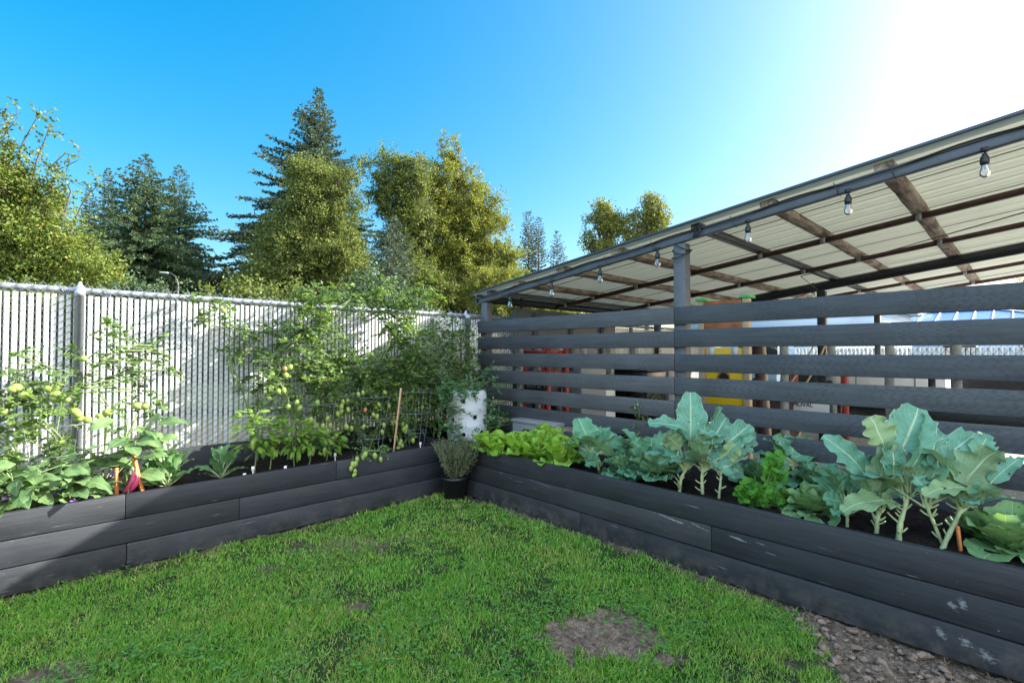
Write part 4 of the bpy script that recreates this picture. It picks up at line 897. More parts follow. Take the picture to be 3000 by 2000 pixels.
for s in (-.35, .35):
    mb = MB(); mb.box((p[0]-.006, p[1]+s-.008, .47), (p[0]-.001, p[1]+s+.008, 1.08)); mb.build('seam_trim', M['grey_p'], TRL)
mb = MB(); mb.box((p[0]+.05, p[1]-.6, GZ+.2), (p[0]+1.0, p[1]+.6, .445)); mb.build('chassis', M['dark_metal'], TRL)
for s in (-1, 1):
    w = MB(); v = MB(); v.lathe([(.001, -.09), (.14, -.09), (.24, -.07), (.27, 0), (.24, .07), (.14, .09), (.001, .09)], (0, 0, 0), 20); q = v.v[0]; v.v[0] = np.column_stack([q[:, 0]+p[0]+.5, q[:, 2]+p[1]+s*.56, q[:, 1]+.29]); v.build('wheel', M['tyre'], TRL, smooth=True)
# black pickup canopy / car near the right edge
def car(px, d_, label, mat, name, yaw, L=4.4, W=1.8, Hh=1.45, hood=.85):
    p = at_d(px, 1033, d_); T = empty(name, (p[0], p[1], GZ), label, 'car'); prof = [(-L/2, .35), (-L/2, .75), (-L/2+.15, hood), (-L*.22, hood+.06), (-L*.07, Hh-.03), (L*.10, Hh), (L*.30, Hh-.06), (L/2-.12, hood+.08), (L/2, .8), (L/2, .35)]
    c, s = math.cos(yaw), math.sin(yaw)
    def tf(v): v = np.asarray(v, float); return np.column_stack([p[0]+v[:, 0]*c-v[:, 1]*s, p[1]+v[:, 0]*s+v[:, 1]*c, v[:, 2]])
    m = len(prof); rows = []
    for k, (yy, ins) in enumerate(((-W/2, 0), (-W/2+.1, .03), (W/2-.1, .03), (W/2, 0))):
        rows.append(np.array([[x, yy*(.86 if z > hood+.1 else 1), z+(ins if z > .5 else 0)] for x, z in prof]))
    v = np.vstack(rows); i = np.arange(3)[:, None]*m; j = np.arange(m)[None, :]; mb = MB(); mb.add(tf(v), q=np.stack([i+j, i+(j+1) % m, i+m+(j+1) % m, i+m+j], -1).reshape(-1, 4))
    for b0 in (0, 3*m):
        mb.add(tf(rows[0 if b0 == 0 else 3]), q=[[0, 1, 8, 9], [1, 2, 7, 8], [2, 3, 6, 7], [3, 4, 5, 6]])
    bd = mb.build('body', M[mat], T, smooth=False)
    for sd_ in (-1, 1):
        yy = sd_*(W/2*.90+.025); g = MB(); g.add(tf([[-L*.19, yy, hood+.07], [-L*.06, yy*.95, Hh-.10], [L*.08, yy*.95, Hh-.07], [L*.08, yy, hood+.07]]), q=[[0, 1, 2, 3]]); g.add(tf([[L*.10, yy, hood+.07], [L*.10, yy*.95, Hh-.07], [L*.28, yy*.95, Hh-.12], [L*.40, yy, hood+.09]]), q=[[0, 1, 2, 3]]); g.build('side_window', M['glass'], T)
        for xx in (-L*.31, L*.31):
            w = MB(); w.lathe([(.001, -.1), (.19, -.1), (.31, -.08), (.33, 0), (.31, .08), (.19, .1), (.001, .1)], (0, 0, 0), 22); q = w.v[0]; w.v[0] = tf(np.column_stack([q[:, 0]+xx, q[:, 2]+sd_*(W/2-.08), q[:, 1]+.33])); wo = w.build('wheel', M['tyre'], T, smooth=True)
            w = MB(); w.lathe([(.001, .105), (.18, .102), (.2, .085)], (0, 0, 0), 18); q = w.v[0]; w.v[0] = tf(np.column_stack([q[:, 0]+xx, q[:, 2]*sd_+sd_*(W/2-.08), q[:, 1]+.33])); w.build('rim', M['galv'], wo, smooth=True)
    g = MB(); g.add(tf([[-L*.215, -W*.40, hood+.10], [-L*.215, W*.40, hood+.10], [-L*.08, W*.37, Hh-.02+.03], [-L*.08, -W*.37, Hh-.02+.03]])+np.array([-.0, 0, .012]), q=[[0, 1, 2, 3]]); g.build('windscreen', M['glass'], T)
    return T
car(2560, 13.2, 'white car with a curved roof parked beyond the shed, seen through a gap', 'white_p', 'parked_car', R(100), Hh=1.40)
car(2930, 8.8, 'black car parked under the shed at the right edge of the view', 'carblack', 'parked_car', R(95), Hh=1.08, hood=.78)
# low flat trailer close behind the right end of the screen
FT = at_d(2900, 1033, 4.9); FL = empty('flatbed_trailer', (FT[0], FT[1], GZ), 'low black flatbed trailer with a pale edge strip, behind the lower boards at the right', 'trailer')
mb = MB(); mb.box((FT[0], FT[1]-2.6, .34), (FT[0]+1.5, FT[1]+.75, .66)); bevel(mb.build('deck', M['carblack'], FL), .01)
mb = MB(); mb.box((FT[0]-.012, FT[1]-2.6, .662), (FT[0]+.05, FT[1]+.75, .685)); mb.build('edge_strip', M['white_p'], FL)
mb = MB(); mb.box((FT[0]+.45, FT[1]-2.6, .98), (FT[0]+.55, FT[1]+.6, 1.13)); mb.build('side_rail', M['carblack'], FL)
for s in (-1.6, .5):
    mb = MB(); mb.box((FT[0]+.46, FT[1]+s-.03, .66), (FT[0]+.54, FT[1]+s+.03, .979)); mb.build('rail_post', M['dark_metal'], FL)
    v = MB(); v.lathe([(.001, -.09), (.14, -.09), (.26, -.07), (.30, 0), (.26, .07), (.14, .09), (.001, .09)], (0, 0, 0), 20); q = v.v[0]; v.v[0] = np.column_stack([q[:, 2]+FT[0]+.3, q[:, 0]+FT[1]+s-.3, q[:, 1]+.32]); v.v[0][:, 0] += 0; v.build('wheel', M['tyre'], FL, smooth=True)
# shelves and bins on the left part of the shed
SHF = at_d(1570, 1033, 5.6); S_ = empty('shelf_unit', (SHF[0], SHF[1], GZ), 'red steel shelving unit with black bins, near the fence corner under the shed', 'shelf')
for yy in (-.19, .19):
    for xx in (0, .31):
        mb = MB(); mb.box((SHF[0]+xx-.02, SHF[1]+yy-.02, GZ), (SHF[0]+xx+.02, SHF[1]+yy+.02, 1.30)); mb.build('upright', M['red'], S_)
for z in (.30, .68, 1.0, 1.24):
    mb = MB(); mb.box((SHF[0]-.024, SHF[1]-.169, z), (SHF[0]+.33, SHF[1]+.169, z+.04)); mb.build('shelf', M['red'], S_)
BN = empty('storage_bin', (SHF[0], SHF[1]-.1, .72), 'black storage bin with pale lettering on the red shelf', 'bin')
mb = MB(); mb.box((SHF[0]-.03, SHF[1]-.16, .722), (SHF[0]+.26, SHF[1]+.16, .96)); bevel(mb.build('body', M['carblack'], BN), .01)
fc = bpy.data.curves.new('bin_lettering', 'FONT'); fc.body = "BIKER BK"; fc.size = .06; fc.extrude = .001; fc.align_x = 'CENTER'
fo_ = bpy.data.objects.new('tmp', fc); C.objects.link(fo_); bpy.context.view_layer.update(); me = bpy.data.meshes.new_from_object(fo_); bpy.data.objects.remove(fo_); me.materials.clear(); me.materials.append(M['grey_p'])
lo = bpy.data.objects.new('lettering', me); C.objects.link(lo); lo.parent = BN; lo.location = (-.0325, .10, .13); lo.rotation_euler = (R(90), 0, R(-90))
def thing_box(px, d_, z0, z1, w, dep, mat, name, label, cat, lid=None):
    o, p = facing(px, d_, z0, z1, w, dep, name, label, cat, mat); l = MB(); l.box((p[0]-.012, p[1]-w/2-.012, z1+.001), (p[0]+dep+.012, p[1]+w/2+.012, z1+.035)); bevel(l.build('lid', M[lid or mat], o), .006)
    h = MB(); h.box((p[0]-.02, p[1]-w*.2, z1-.08), (p[0]-.001, p[1]+w*.2, z1-.055)); h.build('handle', M['dark_metal'], o); return o
thing_box(1740, 6.5, GZ, .82, .26, .3, 'white_p', 'plastic_bin', 'tall white bin under the shed, seen in the lower screen gaps', 'bin')
thing_box(1665, 6.0, GZ, 1.12, .40, .5, 'grey_p', 'storage_cabinet', 'grey storage cabinet left of the white bin under the shed', 'cabinet')
thing_box(1840, 7.0, GZ, .98, .62, .5, 'carblack', 'storage_cabinet', 'low black storage cabinet right of the white bin', 'cabinet')
thing_box(1925, 7.9, GZ, 1.08, .40, .4, 'grey_p', 'storage_cabinet', 'slate grey cabinet behind the front shed post', 'cabinet')
thing_box(2200, 6.6, GZ, .62, .9, .5, 'brown_steel', 'wooden_chest', 'low dark brown wooden chest below the yellow panel', 'chest', 'carblack')
thing_box(1560, 5.0, GZ, .52, .6, .5, 'grey_p', 'storage_tote', 'low grey tote with a pale lid behind the lower left boards', 'tote', 'grey_p')
thing_box(2380, 9.4, GZ, .95, 1.1, .6, 'carblack', 'equipment_case', 'black equipment case behind the red pipes', 'case')
pa = at_y(1503, 1033, 4.42); pb = at_y(1800, 1033, 4.42); mb = MB(); mb.box((pa[0], 4.40, GZ), (pb[0], 4.43, 1.80)); PN = empty('plywood_panel', (pa[0], 4.40, GZ), 'dark charcoal plywood panel leaning on the fence inside the shed', 'panel'); bevel(mb.build('sheet', M['beam_paint'], PN), .003)
for k in range(3):
    mb = MB(); xx = pa[0]+(pb[0]-pa[0])*(k+.5)/3; mb.box((xx-.03, 4.37, GZ), (xx+.03, 4.399, 1.76)); mb.build('batten', M['post_paint'], PN)
# far fence across the yard and the houses
FF = empty('chain_link_fence', (14, -10, 0), 'distant chain link fence with beige slats beyond the parked cars', 'fence')
mb = MB(); y = -14
while y < 4.2: mb.box((14, y, .1), (14.006, y+.062, 1.36)); y += .08
mb.build('privacy_slats', M['cream'], FF)
mb = MB()
for z in np.arange(.1, 1.45, .11):
    pass
n_ = int(18/.16)
for k in range(n_): yy = -14+k*.16; mb.tube([[13.985, yy, .1], [13.985, yy+.9, 1.4]], .004, 3, cap=False); mb.tube([[13.99, yy+.9, .1], [13.99, yy, 1.4]], .004, 3, cap=False)
mb.build('wire_mesh', M['dark_metal'], FF); mb = MB(); mb.tube([[13.97, -14, 1.42], [13.97, 4.2, 1.42]], .024, 10); mb.build('top_rail', M['galv'], FF, smooth=True)
def house(x, y, w, dep, he, hr, wall, roofm, label, name='house'):
    T = empty(name, (x, y, 0), label, 'house'); mb = MB(); mb.box((x, y-w/2, 0), (x+dep, y+w/2, he)); mb.build('wall', M[wall], T)
    o = .4; ins = min(dep, w)/2+.0; v = [[x-o, y-w/2-o, he+.0], [x+dep+o, y-w/2-o, he], [x+dep+o, y+w/2+o, he], [x-o, y+w/2+o, he], [x+dep/2, y-w/2+ins, hr], [x+dep/2, y+w/2-ins, hr]]
    mb = MB(); mb.add(v, q=[[0, 3, 5, 4], [1, 4, 5, 2]] if True else [], t=[[0, 4, 1], [3, 2, 5]]); mb.add(np.array(v[:4])-[0, 0, .001], q=[[0, 1, 2, 3]]); ro = mb.build('roof', M[roofm], T)
    rb = MB()
    for k in range(int(w/.6)):
        yy = y-w/2+.2+k*.6; f = min(1, max(0, (yy-(y-w/2-o))/(ins+o), 0)); f = min(f, 1, max(0, ((y+w/2+o)-yy)/(ins+o))); rb.bar([x-o, yy, he+.02], [x-o+(dep/2+o)*f, yy, he+(hr-he)*f+.02], .035, .05)
    for a, b_ in ((0, 4), (3, 5), (4, 5)): rb.bar(np.array(v[a])+[0, 0, .03], np.array(v[b_])+[0, 0, .03], .12, .05)
    rb.build('standing_seams', M['white_p' if roofm == 'blue_roof' else 'grey_p'], ro)
    for k in range(3):
        yy = y-w/2+w*(k+.5)/3; f = MB(); f.box((x-.06, yy-.6, 1.0), (x-.001, yy+.6, 2.1)); fr = f.build('window', M['white_p'], T); g = MB(); g.box((x-.07, yy-.52, 1.08), (x-.061, yy+.52, 2.02)); g.build('pane', M['glass'], fr)
    return T
c1 = at_d(2480, 940, 17); house(c1[0]+.0, 7.1, 7.4, 6, 2.75, 3.5, 'siding', 'grey_p', 'house with pale blue lap siding seen through the top gap of the screen')
c2 = at_d(2790, 940, 21); house(c2[0], c2[1]-.2, 7.2, 5, 2.45, 3.15, 'siding', 'blue_roof', 'house with a bright blue metal hip roof, seen at the right through the screen')
# ------------------------------------------------------------ plant builders
PROF = {
 'lance': lambda s: np.sin(math.pi*np.clip(s, 0, 1)**.75)**.85,
 'egg': lambda s: np.sin(math.pi*np.clip(s, 0, 1)**.62)**.75,
 'paddle': lambda s: np.where(s < .12, .10+.2*s, np.sin(math.pi*np.clip((s-.06)/.94, 0, 1)**.85)**.55),
 'round': lambda s: np.sin(math.pi*np.clip(s*.93+.03, 0, 1)**.72)**.5,
 'napa': lambda s: .30+.70*np.sin(math.pi*np.clip(s*.5, 0, 1))**1.3*np.where(s > .8, np.sqrt(np.clip(1-((s-.8)/.2)**2, 0, 1)), 1),
}
def blade(mb, base, d, nrm, L, W, prof='round', nu=11, nv=9, curl=.5, cup=.25, ruf=.03, rfreq=4, r=None, petiole=0, twist=0):
    """one leaf surface. d = direction, nrm = upper side, curl>0 bends away from nrm (droops)"""
    r = r or np.random.default_rng(1)
    d = unit(d); sd = unit(np.cross(d, nrm)); nm = np.cross(sd, d)
    s = np.linspace(0, 1, nu); ang = curl*s**1.3; ds = 1/(nu-1)
    fx = np.concatenate([[0], np.cumsum(np.cos(ang[:-1])*ds)]); fy = np.concatenate([[0], np.cumsum(-np.sin(ang[:-1])*ds)])
    sp = base+(d*fx[:, None]+nm*fy[:, None])*L; loc_n = nm*np.cos(ang)[:, None]+d*np.sin(ang)[:, None]
    t = np.linspace(-1, 1, nv); wv = PROF[prof](s)*W/2; wv[0] = max(wv[0], W*.02) if prof != 'napa' else wv[0]
    ph = r.random(4)*6.28; S, T = np.meshgrid(s, t, indexing='ij')
    edge = np.abs(T)**1.6
    wob = 1+.07*np.sin(rfreq*6.28*S+ph[0]+np.sign(T))*edge+.05*np.sin(rfreq*15*S+ph[3])*edge
    hz = cup*T*T*.5*wv[:, None]+ruf*edge*(np.sin(rfreq*6.28*S+ph[1]+1.5*np.sign(T))+.6*np.sin(rfreq*14*S+ph[2]))*np.clip(S*3, 0, 1)
    hz += .25*ruf*np.sin(9*S+ph[3])*np.cos(3*T)
    tw = twist*S
    P = sp[:, None, :]+sd*(T*wv[:, None]*wob*math.cos(cup*.4))[..., None]+loc_n[:, None, :]*(hz+T*wv[:, None]*np.sin(tw))[..., None]
    i = np.arange(nu-1)[:, None]*nv; j = np.arange(nv-1)[None, :]; q = np.stack([i+j, i+j+1, i+nv+j+1, i+nv+j], -1).reshape(-1, 4)
    uv = np.stack([T*.5+.5, S], -1).reshape(-1, 2); mb.add(P.reshape(-1, 3), q=q, uv=uv)
    return sp
def curve3(a, b, bend, n=6):
    s = np.linspace(0, 1, n)[:, None]; return a+(b-a)*s+np.asarray(bend)*(4*(s-s*s))
UP = np.array([0, 0, 1.0]); V3 = np.array([VDIR[0], VDIR[1], 0]); R3 = np.array([RDIR[0], RDIR[1], 0])
def dep(p): return float((np.asarray(p)-CO) @ (-RM[:, 2]))

BRG = 'broccoli plants in the right bed'
def brassica(label, base_px, trunk_px, leaves, seed, mat='brocc', name='broccoli_plant', group=BRG, zoff=0, extra=11, trad=.011, stubs=9, backleaf=0, cat='broccoli'):
    r = np.random.default_rng(seed); b = at_z(base_px[0], base_px[1], ZS-.01) if not isinstance(base_px, np.ndarray) else base_px
    d0 = dep(b); T = empty(name, (b[0], b[1], b[2]), label, cat, group)
    pts = [b-UP*.02]+[at_d(p[0], p[1], d0+.01*k) for k, p in enumerate(trunk_px)]
    P = np.array(pts); k = 12; s = np.linspace(0, len(P)-1, k); cur = np.column_stack([np.interp(s, np.arange(len(P)), P[:, j]) for j in range(3)]); cur[1:-1] = (cur[:-2]+cur[1:-1]*2+cur[2:])/4
    st = MB(); st.tube(cur, np.linspace(trad, trad*.75, k)*(1+.12*np.sin(np.arange(k)*2.3)), 9)
    for q in range(stubs):
        i = r.integers(2, k-1); a = r.random()*6.28; dr = np.array([math.cos(a), math.sin(a), .35+.4*r.random()]); l = .02+.035*r.random(); st.tube([cur[i], cur[i]+dr*l*.6, cur[i]+dr*l+UP*.006], [.0055, .0045, .0035], 6)
    st.build('stem', M['palestem'], T, smooth=True); crown = cur[-1]; lm = MB(); pm = MB()
    for lf in leaves:
        (bx, by), (tx, ty), wpx = lf[0], lf[1], lf[2]; off = lf[3] if len(lf) > 3 else 0; face = lf[4] if len(lf) > 4 else 'in'
        A = at_d(bx, by, d0+off*.5); Bt = at_d(tx, ty, d0+off); L = np.linalg.norm(Bt-A); W = wpx*1.22/FPX*d0; dd = unit(Bt-A)
        nrm = {'in': -V3*.8+UP*.5, 'up': UP*.9-V3*.35, 'back': V3*.7+UP*.45, 'l': -V3*.6-R3*.5+UP*.3, 'r': -V3*.6+R3*.5+UP*.3}[face]+r.normal(0, .12, 3)
        blade(lm, A, dd, nrm, L*1.05, W, 'round', 15, 11, curl=.4+.5*r.random(), cup=.35, ruf=.008+.009*r.random(), rfreq=2+r.random()*2, r=r)
        root = cur[-1-r.integers(0, 4)]; pm.tube(curve3(root, A+dd*L*.35, (0, 0, -.01), 7)[:5].tolist()+[(A+dd*L*.02).tolist(), (A+dd*L*.30-unit(nrm)*.003).tolist()], np.linspace(.0075, .003, 7), 6)
    for q in range(extra):       # smaller leaves filling the crown and its far side
        a = r.random()*6.28; dr = np.array([math.cos(a), math.sin(a), 0]); 
        if dr @ V3 < -.2: dr = dr+V3*.8
        dr = unit(dr); el = .3+.9*r.random(); dv = unit(dr*math.cos(el)+UP*math.sin(el)); pl = .05+.08*r.random(); A = crown-UP*.03*r.random()+dv*pl; L = .09+.11*r.random()
        blade(lm, A, dv, unit(-dr*math.sin(el)+UP*math.cos(el)), L, L*.75, 'round', 11, 9, curl=.7, cup=.4, ruf=.006, rfreq=3, r=r); pm.tube([crown-UP*.03, A+dv*.03], [.005, .003], 5)
    lm.build('leaves', M[mat], T, smooth=True); pm.build('leaf_stalks', M['palestem'], T, smooth=True); return T
# the two tall plants in front of the shed post
brassica('tall blue-green broccoli plant with one upright leaf, in front of the shed post', (1989, 1442), [(1995, 1400), (2017, 1361)], [
 ((2022,1288),(2027,1153),72,.02,'in'),((2012,1256),(1912,1222),58,-.05,'up'),((1992,1312),(1944,1262),44,-.04,'back'),((2030,1316),(2070,1268),44,-.04,'back'),
 ((2050,1262),(2116,1258),50,-.04,'up'),((2085,1248),(2122,1196),48,.05,'r'),((2040,1300),(2112,1292),40,-.05,'up'),((2020,1270),(1958,1268),44,.06,'in'),((1996,1330),(1930,1346),38,-.03,'up')], 301, extra=7)
brassica('tall broccoli plant with leaves hanging right, beside the one with an upright leaf', (2059, 1452), [(2056, 1400), (2060, 1360)], [
 ((2130,1298),(2206,1236),58,.04,'in'),((2150,1313),(2228,1280),48,.02,'r'),((2157,1303),(2122,1350),42,-.03,'in'),((2085,1290),(2130,1220),50,.06,'in'),((2060,1300),(2090,1240),46,.08,'in'),((2100,1340),(2160,1330),40,.0,'in')], 302, extra=7)
brassica('thin broccoli stem with few leaves, right of the two tall ones', (2105, 1458), [(2112, 1400), (2113, 1372)], [((2113,1372),(2160,1350),44,0,'in'),((2112,1368),(2190,1385),40,0,'in'),((2116,1362),(2080,1345),36,.03,'in')], 303, extra=4, trad=.008)
# the big group at the right
brassica('largest broccoli plant, its broad upright leaves highest in the right bed', (2632, 1580), [(2636, 1535), (2645, 1506), (2664, 1440)], [
 ((2641,1313),(2702,1194),112,.03,'in'),((2648,1396),(2786,1232),82,-.02,'r'),((2586,1298),(2560,1222),88,.03,'in'),((2616,1392),(2626,1294),56,-.02,'in'),((2590,1310),(2620,1225),60,.08,'in'),((2700,1300),(2760,1250),66,.05,'in'),
 ((2690,1350),(2740,1290),56,.03,'in'),((2640,1350),(2590,1310),50,.02,'back')], 304, extra=10, trad=.0125)
brassica('broccoli plant with a drooping grey leaf over the bed edge, left of the largest', (2567, 1562), [(2570, 1520), (2577, 1490)], [
 ((2530,1382),(2441,1274),62,.02,'in'),((2576,1436),(2592,1292),66,-.03,'back'),((2625,1470),(2485,1446),72,-.10,'up'),((2560,1380),(2520,1330),44,.04,'in'),((2600,1440),(2690,1425),40,-.06,'up'),((2580,1450),(2560,1400),36,0,'in')], 305, extra=6)
brassica('broccoli plant with pale stubbed trunk beside the orange stake, at the right', (2758, 1600), [(2782, 1560), (2808, 1512), (2818, 1470)], [
 ((2826,1420),(2890,1305),106,-.02,'back'),((2904,1412),(2996,1324),34,-.03,'l'),((2828,1428),(2720,1418),56,-.05,'up'),((2818,1478),(2908,1412),60,-.05,'back'),((2780,1395),(2760,1345),50,.05,'in'),((2840,1400),(2912,1262),66,.10,'in'),((2860,1330),(2905,1270),50,.08,'in'),((2830,1440),(2860,1390),40,0,'up')], 306, extra=8)
brassica('broccoli plant with insect-eaten dark leaves, behind the orange stake', (2765, 1592), [(2735, 1530), (2708, 1466)], [((2752,1352),(2870,1258),70,.06,'in'),((2740,1370),(2790,1300),60,.05,'in'),((2710,1440),(2690,1395),40,0,'in'),((2745,1345),(2830,1340),60,.03,'in')], 307, extra=5, trad=.008)
brassica('low broccoli seedling with a bare stem, right of the round cabbage', (2482, 1540), [(2482, 1500), (2480, 1470)], [((2470,1470),(2420,1455),44,0,'in'),((2490,1440),(2520,1400),50,.04,'in'),((2470,1420),(2450,1392),42,.04,'in'),((2520,1420),(2550,1390),44,.06,'in'),((2490,1480),(2440,1500),36,-.03,'up')], 308, extra=5, trad=.008, mat='savoy')
def head(label, px, py, rpx, seed, mat, name, group, cat, n_out=9, n_in=7, upright=.6, prof='round', z=ZS-.01, hgt=1.0, ruf=.010, wfac=.95, zadd=0):
    """rosette of leaves round a heart; px,py the centre of its base"""
    r = np.random.default_rng(seed); b = at_z(px, py, z); d0 = dep(b); RR = rpx/FPX*d0; T = empty(name, tuple(b), label, cat, group); lm = MB(); hm = MB()
    for ring, (n, tilt, sc, cu) in enumerate(((n_out, upright-.35, 1.0, .75), (n_out-1, upright, .95, .45), (n_in, upright+.35, .82, -.1), (n_in-2, upright+.65, .62, -.9))):
        for k in range(max(3, n)):
            a = 6.28*k/max(3, n)+ring*.5+r.normal(0, .15); el = tilt+r.normal(0, .10); dr = np.array([math.cos(a), math.sin(a), 0]); dv = dr*math.cos(el)+UP*math.sin(el); L = RR*1.25*sc*(.85+.3*r.random())*hgt
            blade(lm if ring < 3 else hm, b+dr*.012+UP*(.01*ring+zadd), dv, -dr*math.sin(el)+UP*math.cos(el), L, L*wfac*(.85+.3*r.random()), prof, 13, 11, curl=cu+r.normal(0, .12), cup=.75 if ring > 0 else .35, ruf=ruf*sc*(RR/.15), rfreq=3+2*r.random(), r=r)
    lm.build('outer_leaves', M[mat], T, smooth=True); hm.build('heart', M[mat], T, smooth=True); return T
NG = 'napa cabbages in the corner of the right bed'
for k, (px, py, rp, lab) in enumerate([(1462, 1340, 62, 'yellow-green napa cabbage nearest the white barrel'), (1520, 1345, 66, 'yellow-green napa cabbage, second from the white barrel'), (1572, 1352, 72, 'bright napa cabbage in the middle of the front row'), (1640, 1366, 72, 'bright crinkled napa cabbage next to the blue-green savoys'), (1600, 1320, 62, 'napa cabbage standing behind the front row, nearest the screen'), (1425, 1322, 44, 'small napa cabbage in the corner against the barrel')]):
    head(lab, px, py, rp, 400+k, 'napa', 'napa_cabbage', NG, 'cabbage', 8, 6, upright=.95, prof='napa', hgt=1.05, ruf=.016, wfac=.62)
SG_ = 'savoy cabbages in the right bed'
head('round green cabbage with open leaves between the celery and broccoli', 2385, 1500, 74, 420, 'cabb', 'cabbage', SG_, 'cabbage', 7, 7, upright=.55, ruf=.006)
head('low blue-green savoy with a wide ruffled top, just inside the bed edge', 1826, 1395, 56, 421, 'savoy', 'savoy_cabbage', SG_, 'cabbage', 9, 7, upright=.5, ruf=.013, zadd=.03)
head('savoy cabbage on a stubbed stem, left of the tall broccoli', 1921, 1420, 78, 422, 'savoy', 'savoy_cabbage', SG_, 'cabbage', 9, 8, upright=.75, ruf=.012, zadd=.05)
head('broad pale cabbage at the right edge of the bed', 2955, 1610, 112, 424, 'cabb', 'cabbage', SG_, 'cabbage', 7, 6, upright=.65, ruf=.008)
head('dark savoy behind the round cabbage, near the screen', 2400, 1440, 68, 425, 'savoy', 'savoy_cabbage', SG_, 'cabbage', 8, 6, upright=.6, ruf=.012, zadd=.02)
head('dark savoy filling the gap behind the celery', 2230, 1425, 66, 426, 'savoy', 'savoy_cabbage', SG_, 'cabbage', 8, 6, upright=.7, ruf=.012, zadd=.02)
head('savoy cabbage behind the largest broccoli, at its left', 2510, 1470, 62, 427, 'savoy', 'savoy_cabbage', SG_, 'cabbage', 8, 6, upright=.6, ruf=.012, zadd=.02)
brassica('savoy plant with one tall crinkled leaf, next to the napa cabbages', (1760, 1385), [(1748, 1350), (1735, 1320)], [((1722,1290),(1700,1222),58,.02,'in'),((1789,1334),(1722,1262),34,-.04,'back'),((1775,1300),(1800,1265),60,.05,'in'),((1755,1330),(1700,1305),44,0,'in'),((1800,1310),(1845,1290),46,.04,'in'),((1760,1350),(1715,1350),36,-.03,'up'),((1740,1270),(1752,1246),30,.04,'in'),((1810,1330),(1850,1320),44,.05,'r')], 310, mat='savoy', name='savoy_cabbage', group=SG_, cat='cabbage', extra=9)
brassica('savoy plant with blue crinkled leaves left of the upright broccoli leaf', (1900, 1400), [(1895, 1370), (1890, 1345)], [((1890,1330),(1858,1288),52,0,'in'),((1905,1320),(1912,1280),52,.03,'in'),((1925,1310),(1965,1275),50,.03,'in'),((1900,1340),(1950,1335),44,-.02,'up'),((1870,1345),(1850,1320),40,.02,'in')], 311, mat='savoy', name='savoy_cabbage', group=SG_, cat='cabbage', extra=8)
brassica('savoy plant spreading two wide leaves behind the celery', (2330, 1420), [(2325, 1380), (2322, 1350)], [((2322,1343),(2418,1300),60,0,'up'),((2299,1336),(2282,1274),52,.03,'in'),((2318,1330),(2330,1275),60,.05,'in'),((2335,1350),(2400,1350),56,.03,'in'),((2310,1360),(2262,1350),44,0,'in'),((2340,1320),(2385,1285),50,.05,'in')], 312, mat='savoy', name='savoy_cabbage', group=SG_, cat='cabbage', extra=8)

# compound-leaved plants ----------------------------------------------------
def compound(mb, base, d, L, lw, nl, r, droop=.5, jag=False, petm=None):
    """pinnate leaf with nl pairs of folded leaflets; arrays base (n,3) and d (n,3)"""
    n = len(base); d = unit(d); sd = unit(np.cross(d, UP+r.normal(0, .25, (n, 3)))); L = np.asarray(L)[:, None]
    pos = []
    for k in range(nl+1):
        s = .30+.70*k/nl; c = base+d*L*s-UP*L*droop*.5*s*s
        if k == nl: D = [unit(d-UP*droop)]; 
        else: D = [unit(sd*1.0+d*.45-UP*.35*droop), unit(-sd*1.0+d*.45-UP*.35*droop)]
        for dd in D:
            l = (L[:, 0]*lw)*(.75+.25*math.sin(math.pi*min(1, s)))*(.75+.5*r.random(n)); ax = unit(dd+r.normal(0, .18, (n, 3))); nr = unit(np.cross(ax, UP+r.normal(0, .35, (n, 3))))
            quadleaves(mb, c, ax, nr, l, l*.36)
            if jag:
                for q_ in (-1, 1): a2 = unit(ax*.8+nr*q_*.75); quadleaves(mb, c+ax*(l*.25)[:, None], a2, orth(r, a2), l*.42, l*.13)
    if petm is not None:
        for i in range(0, n): petm.tube([base[i], base[i]+d[i]*L[i]*.5-UP*L[i]*droop*.12, base[i]+d[i]*L[i]-UP*L[i]*droop*.5], [.0018, .0015, .001], 3, cap=False)
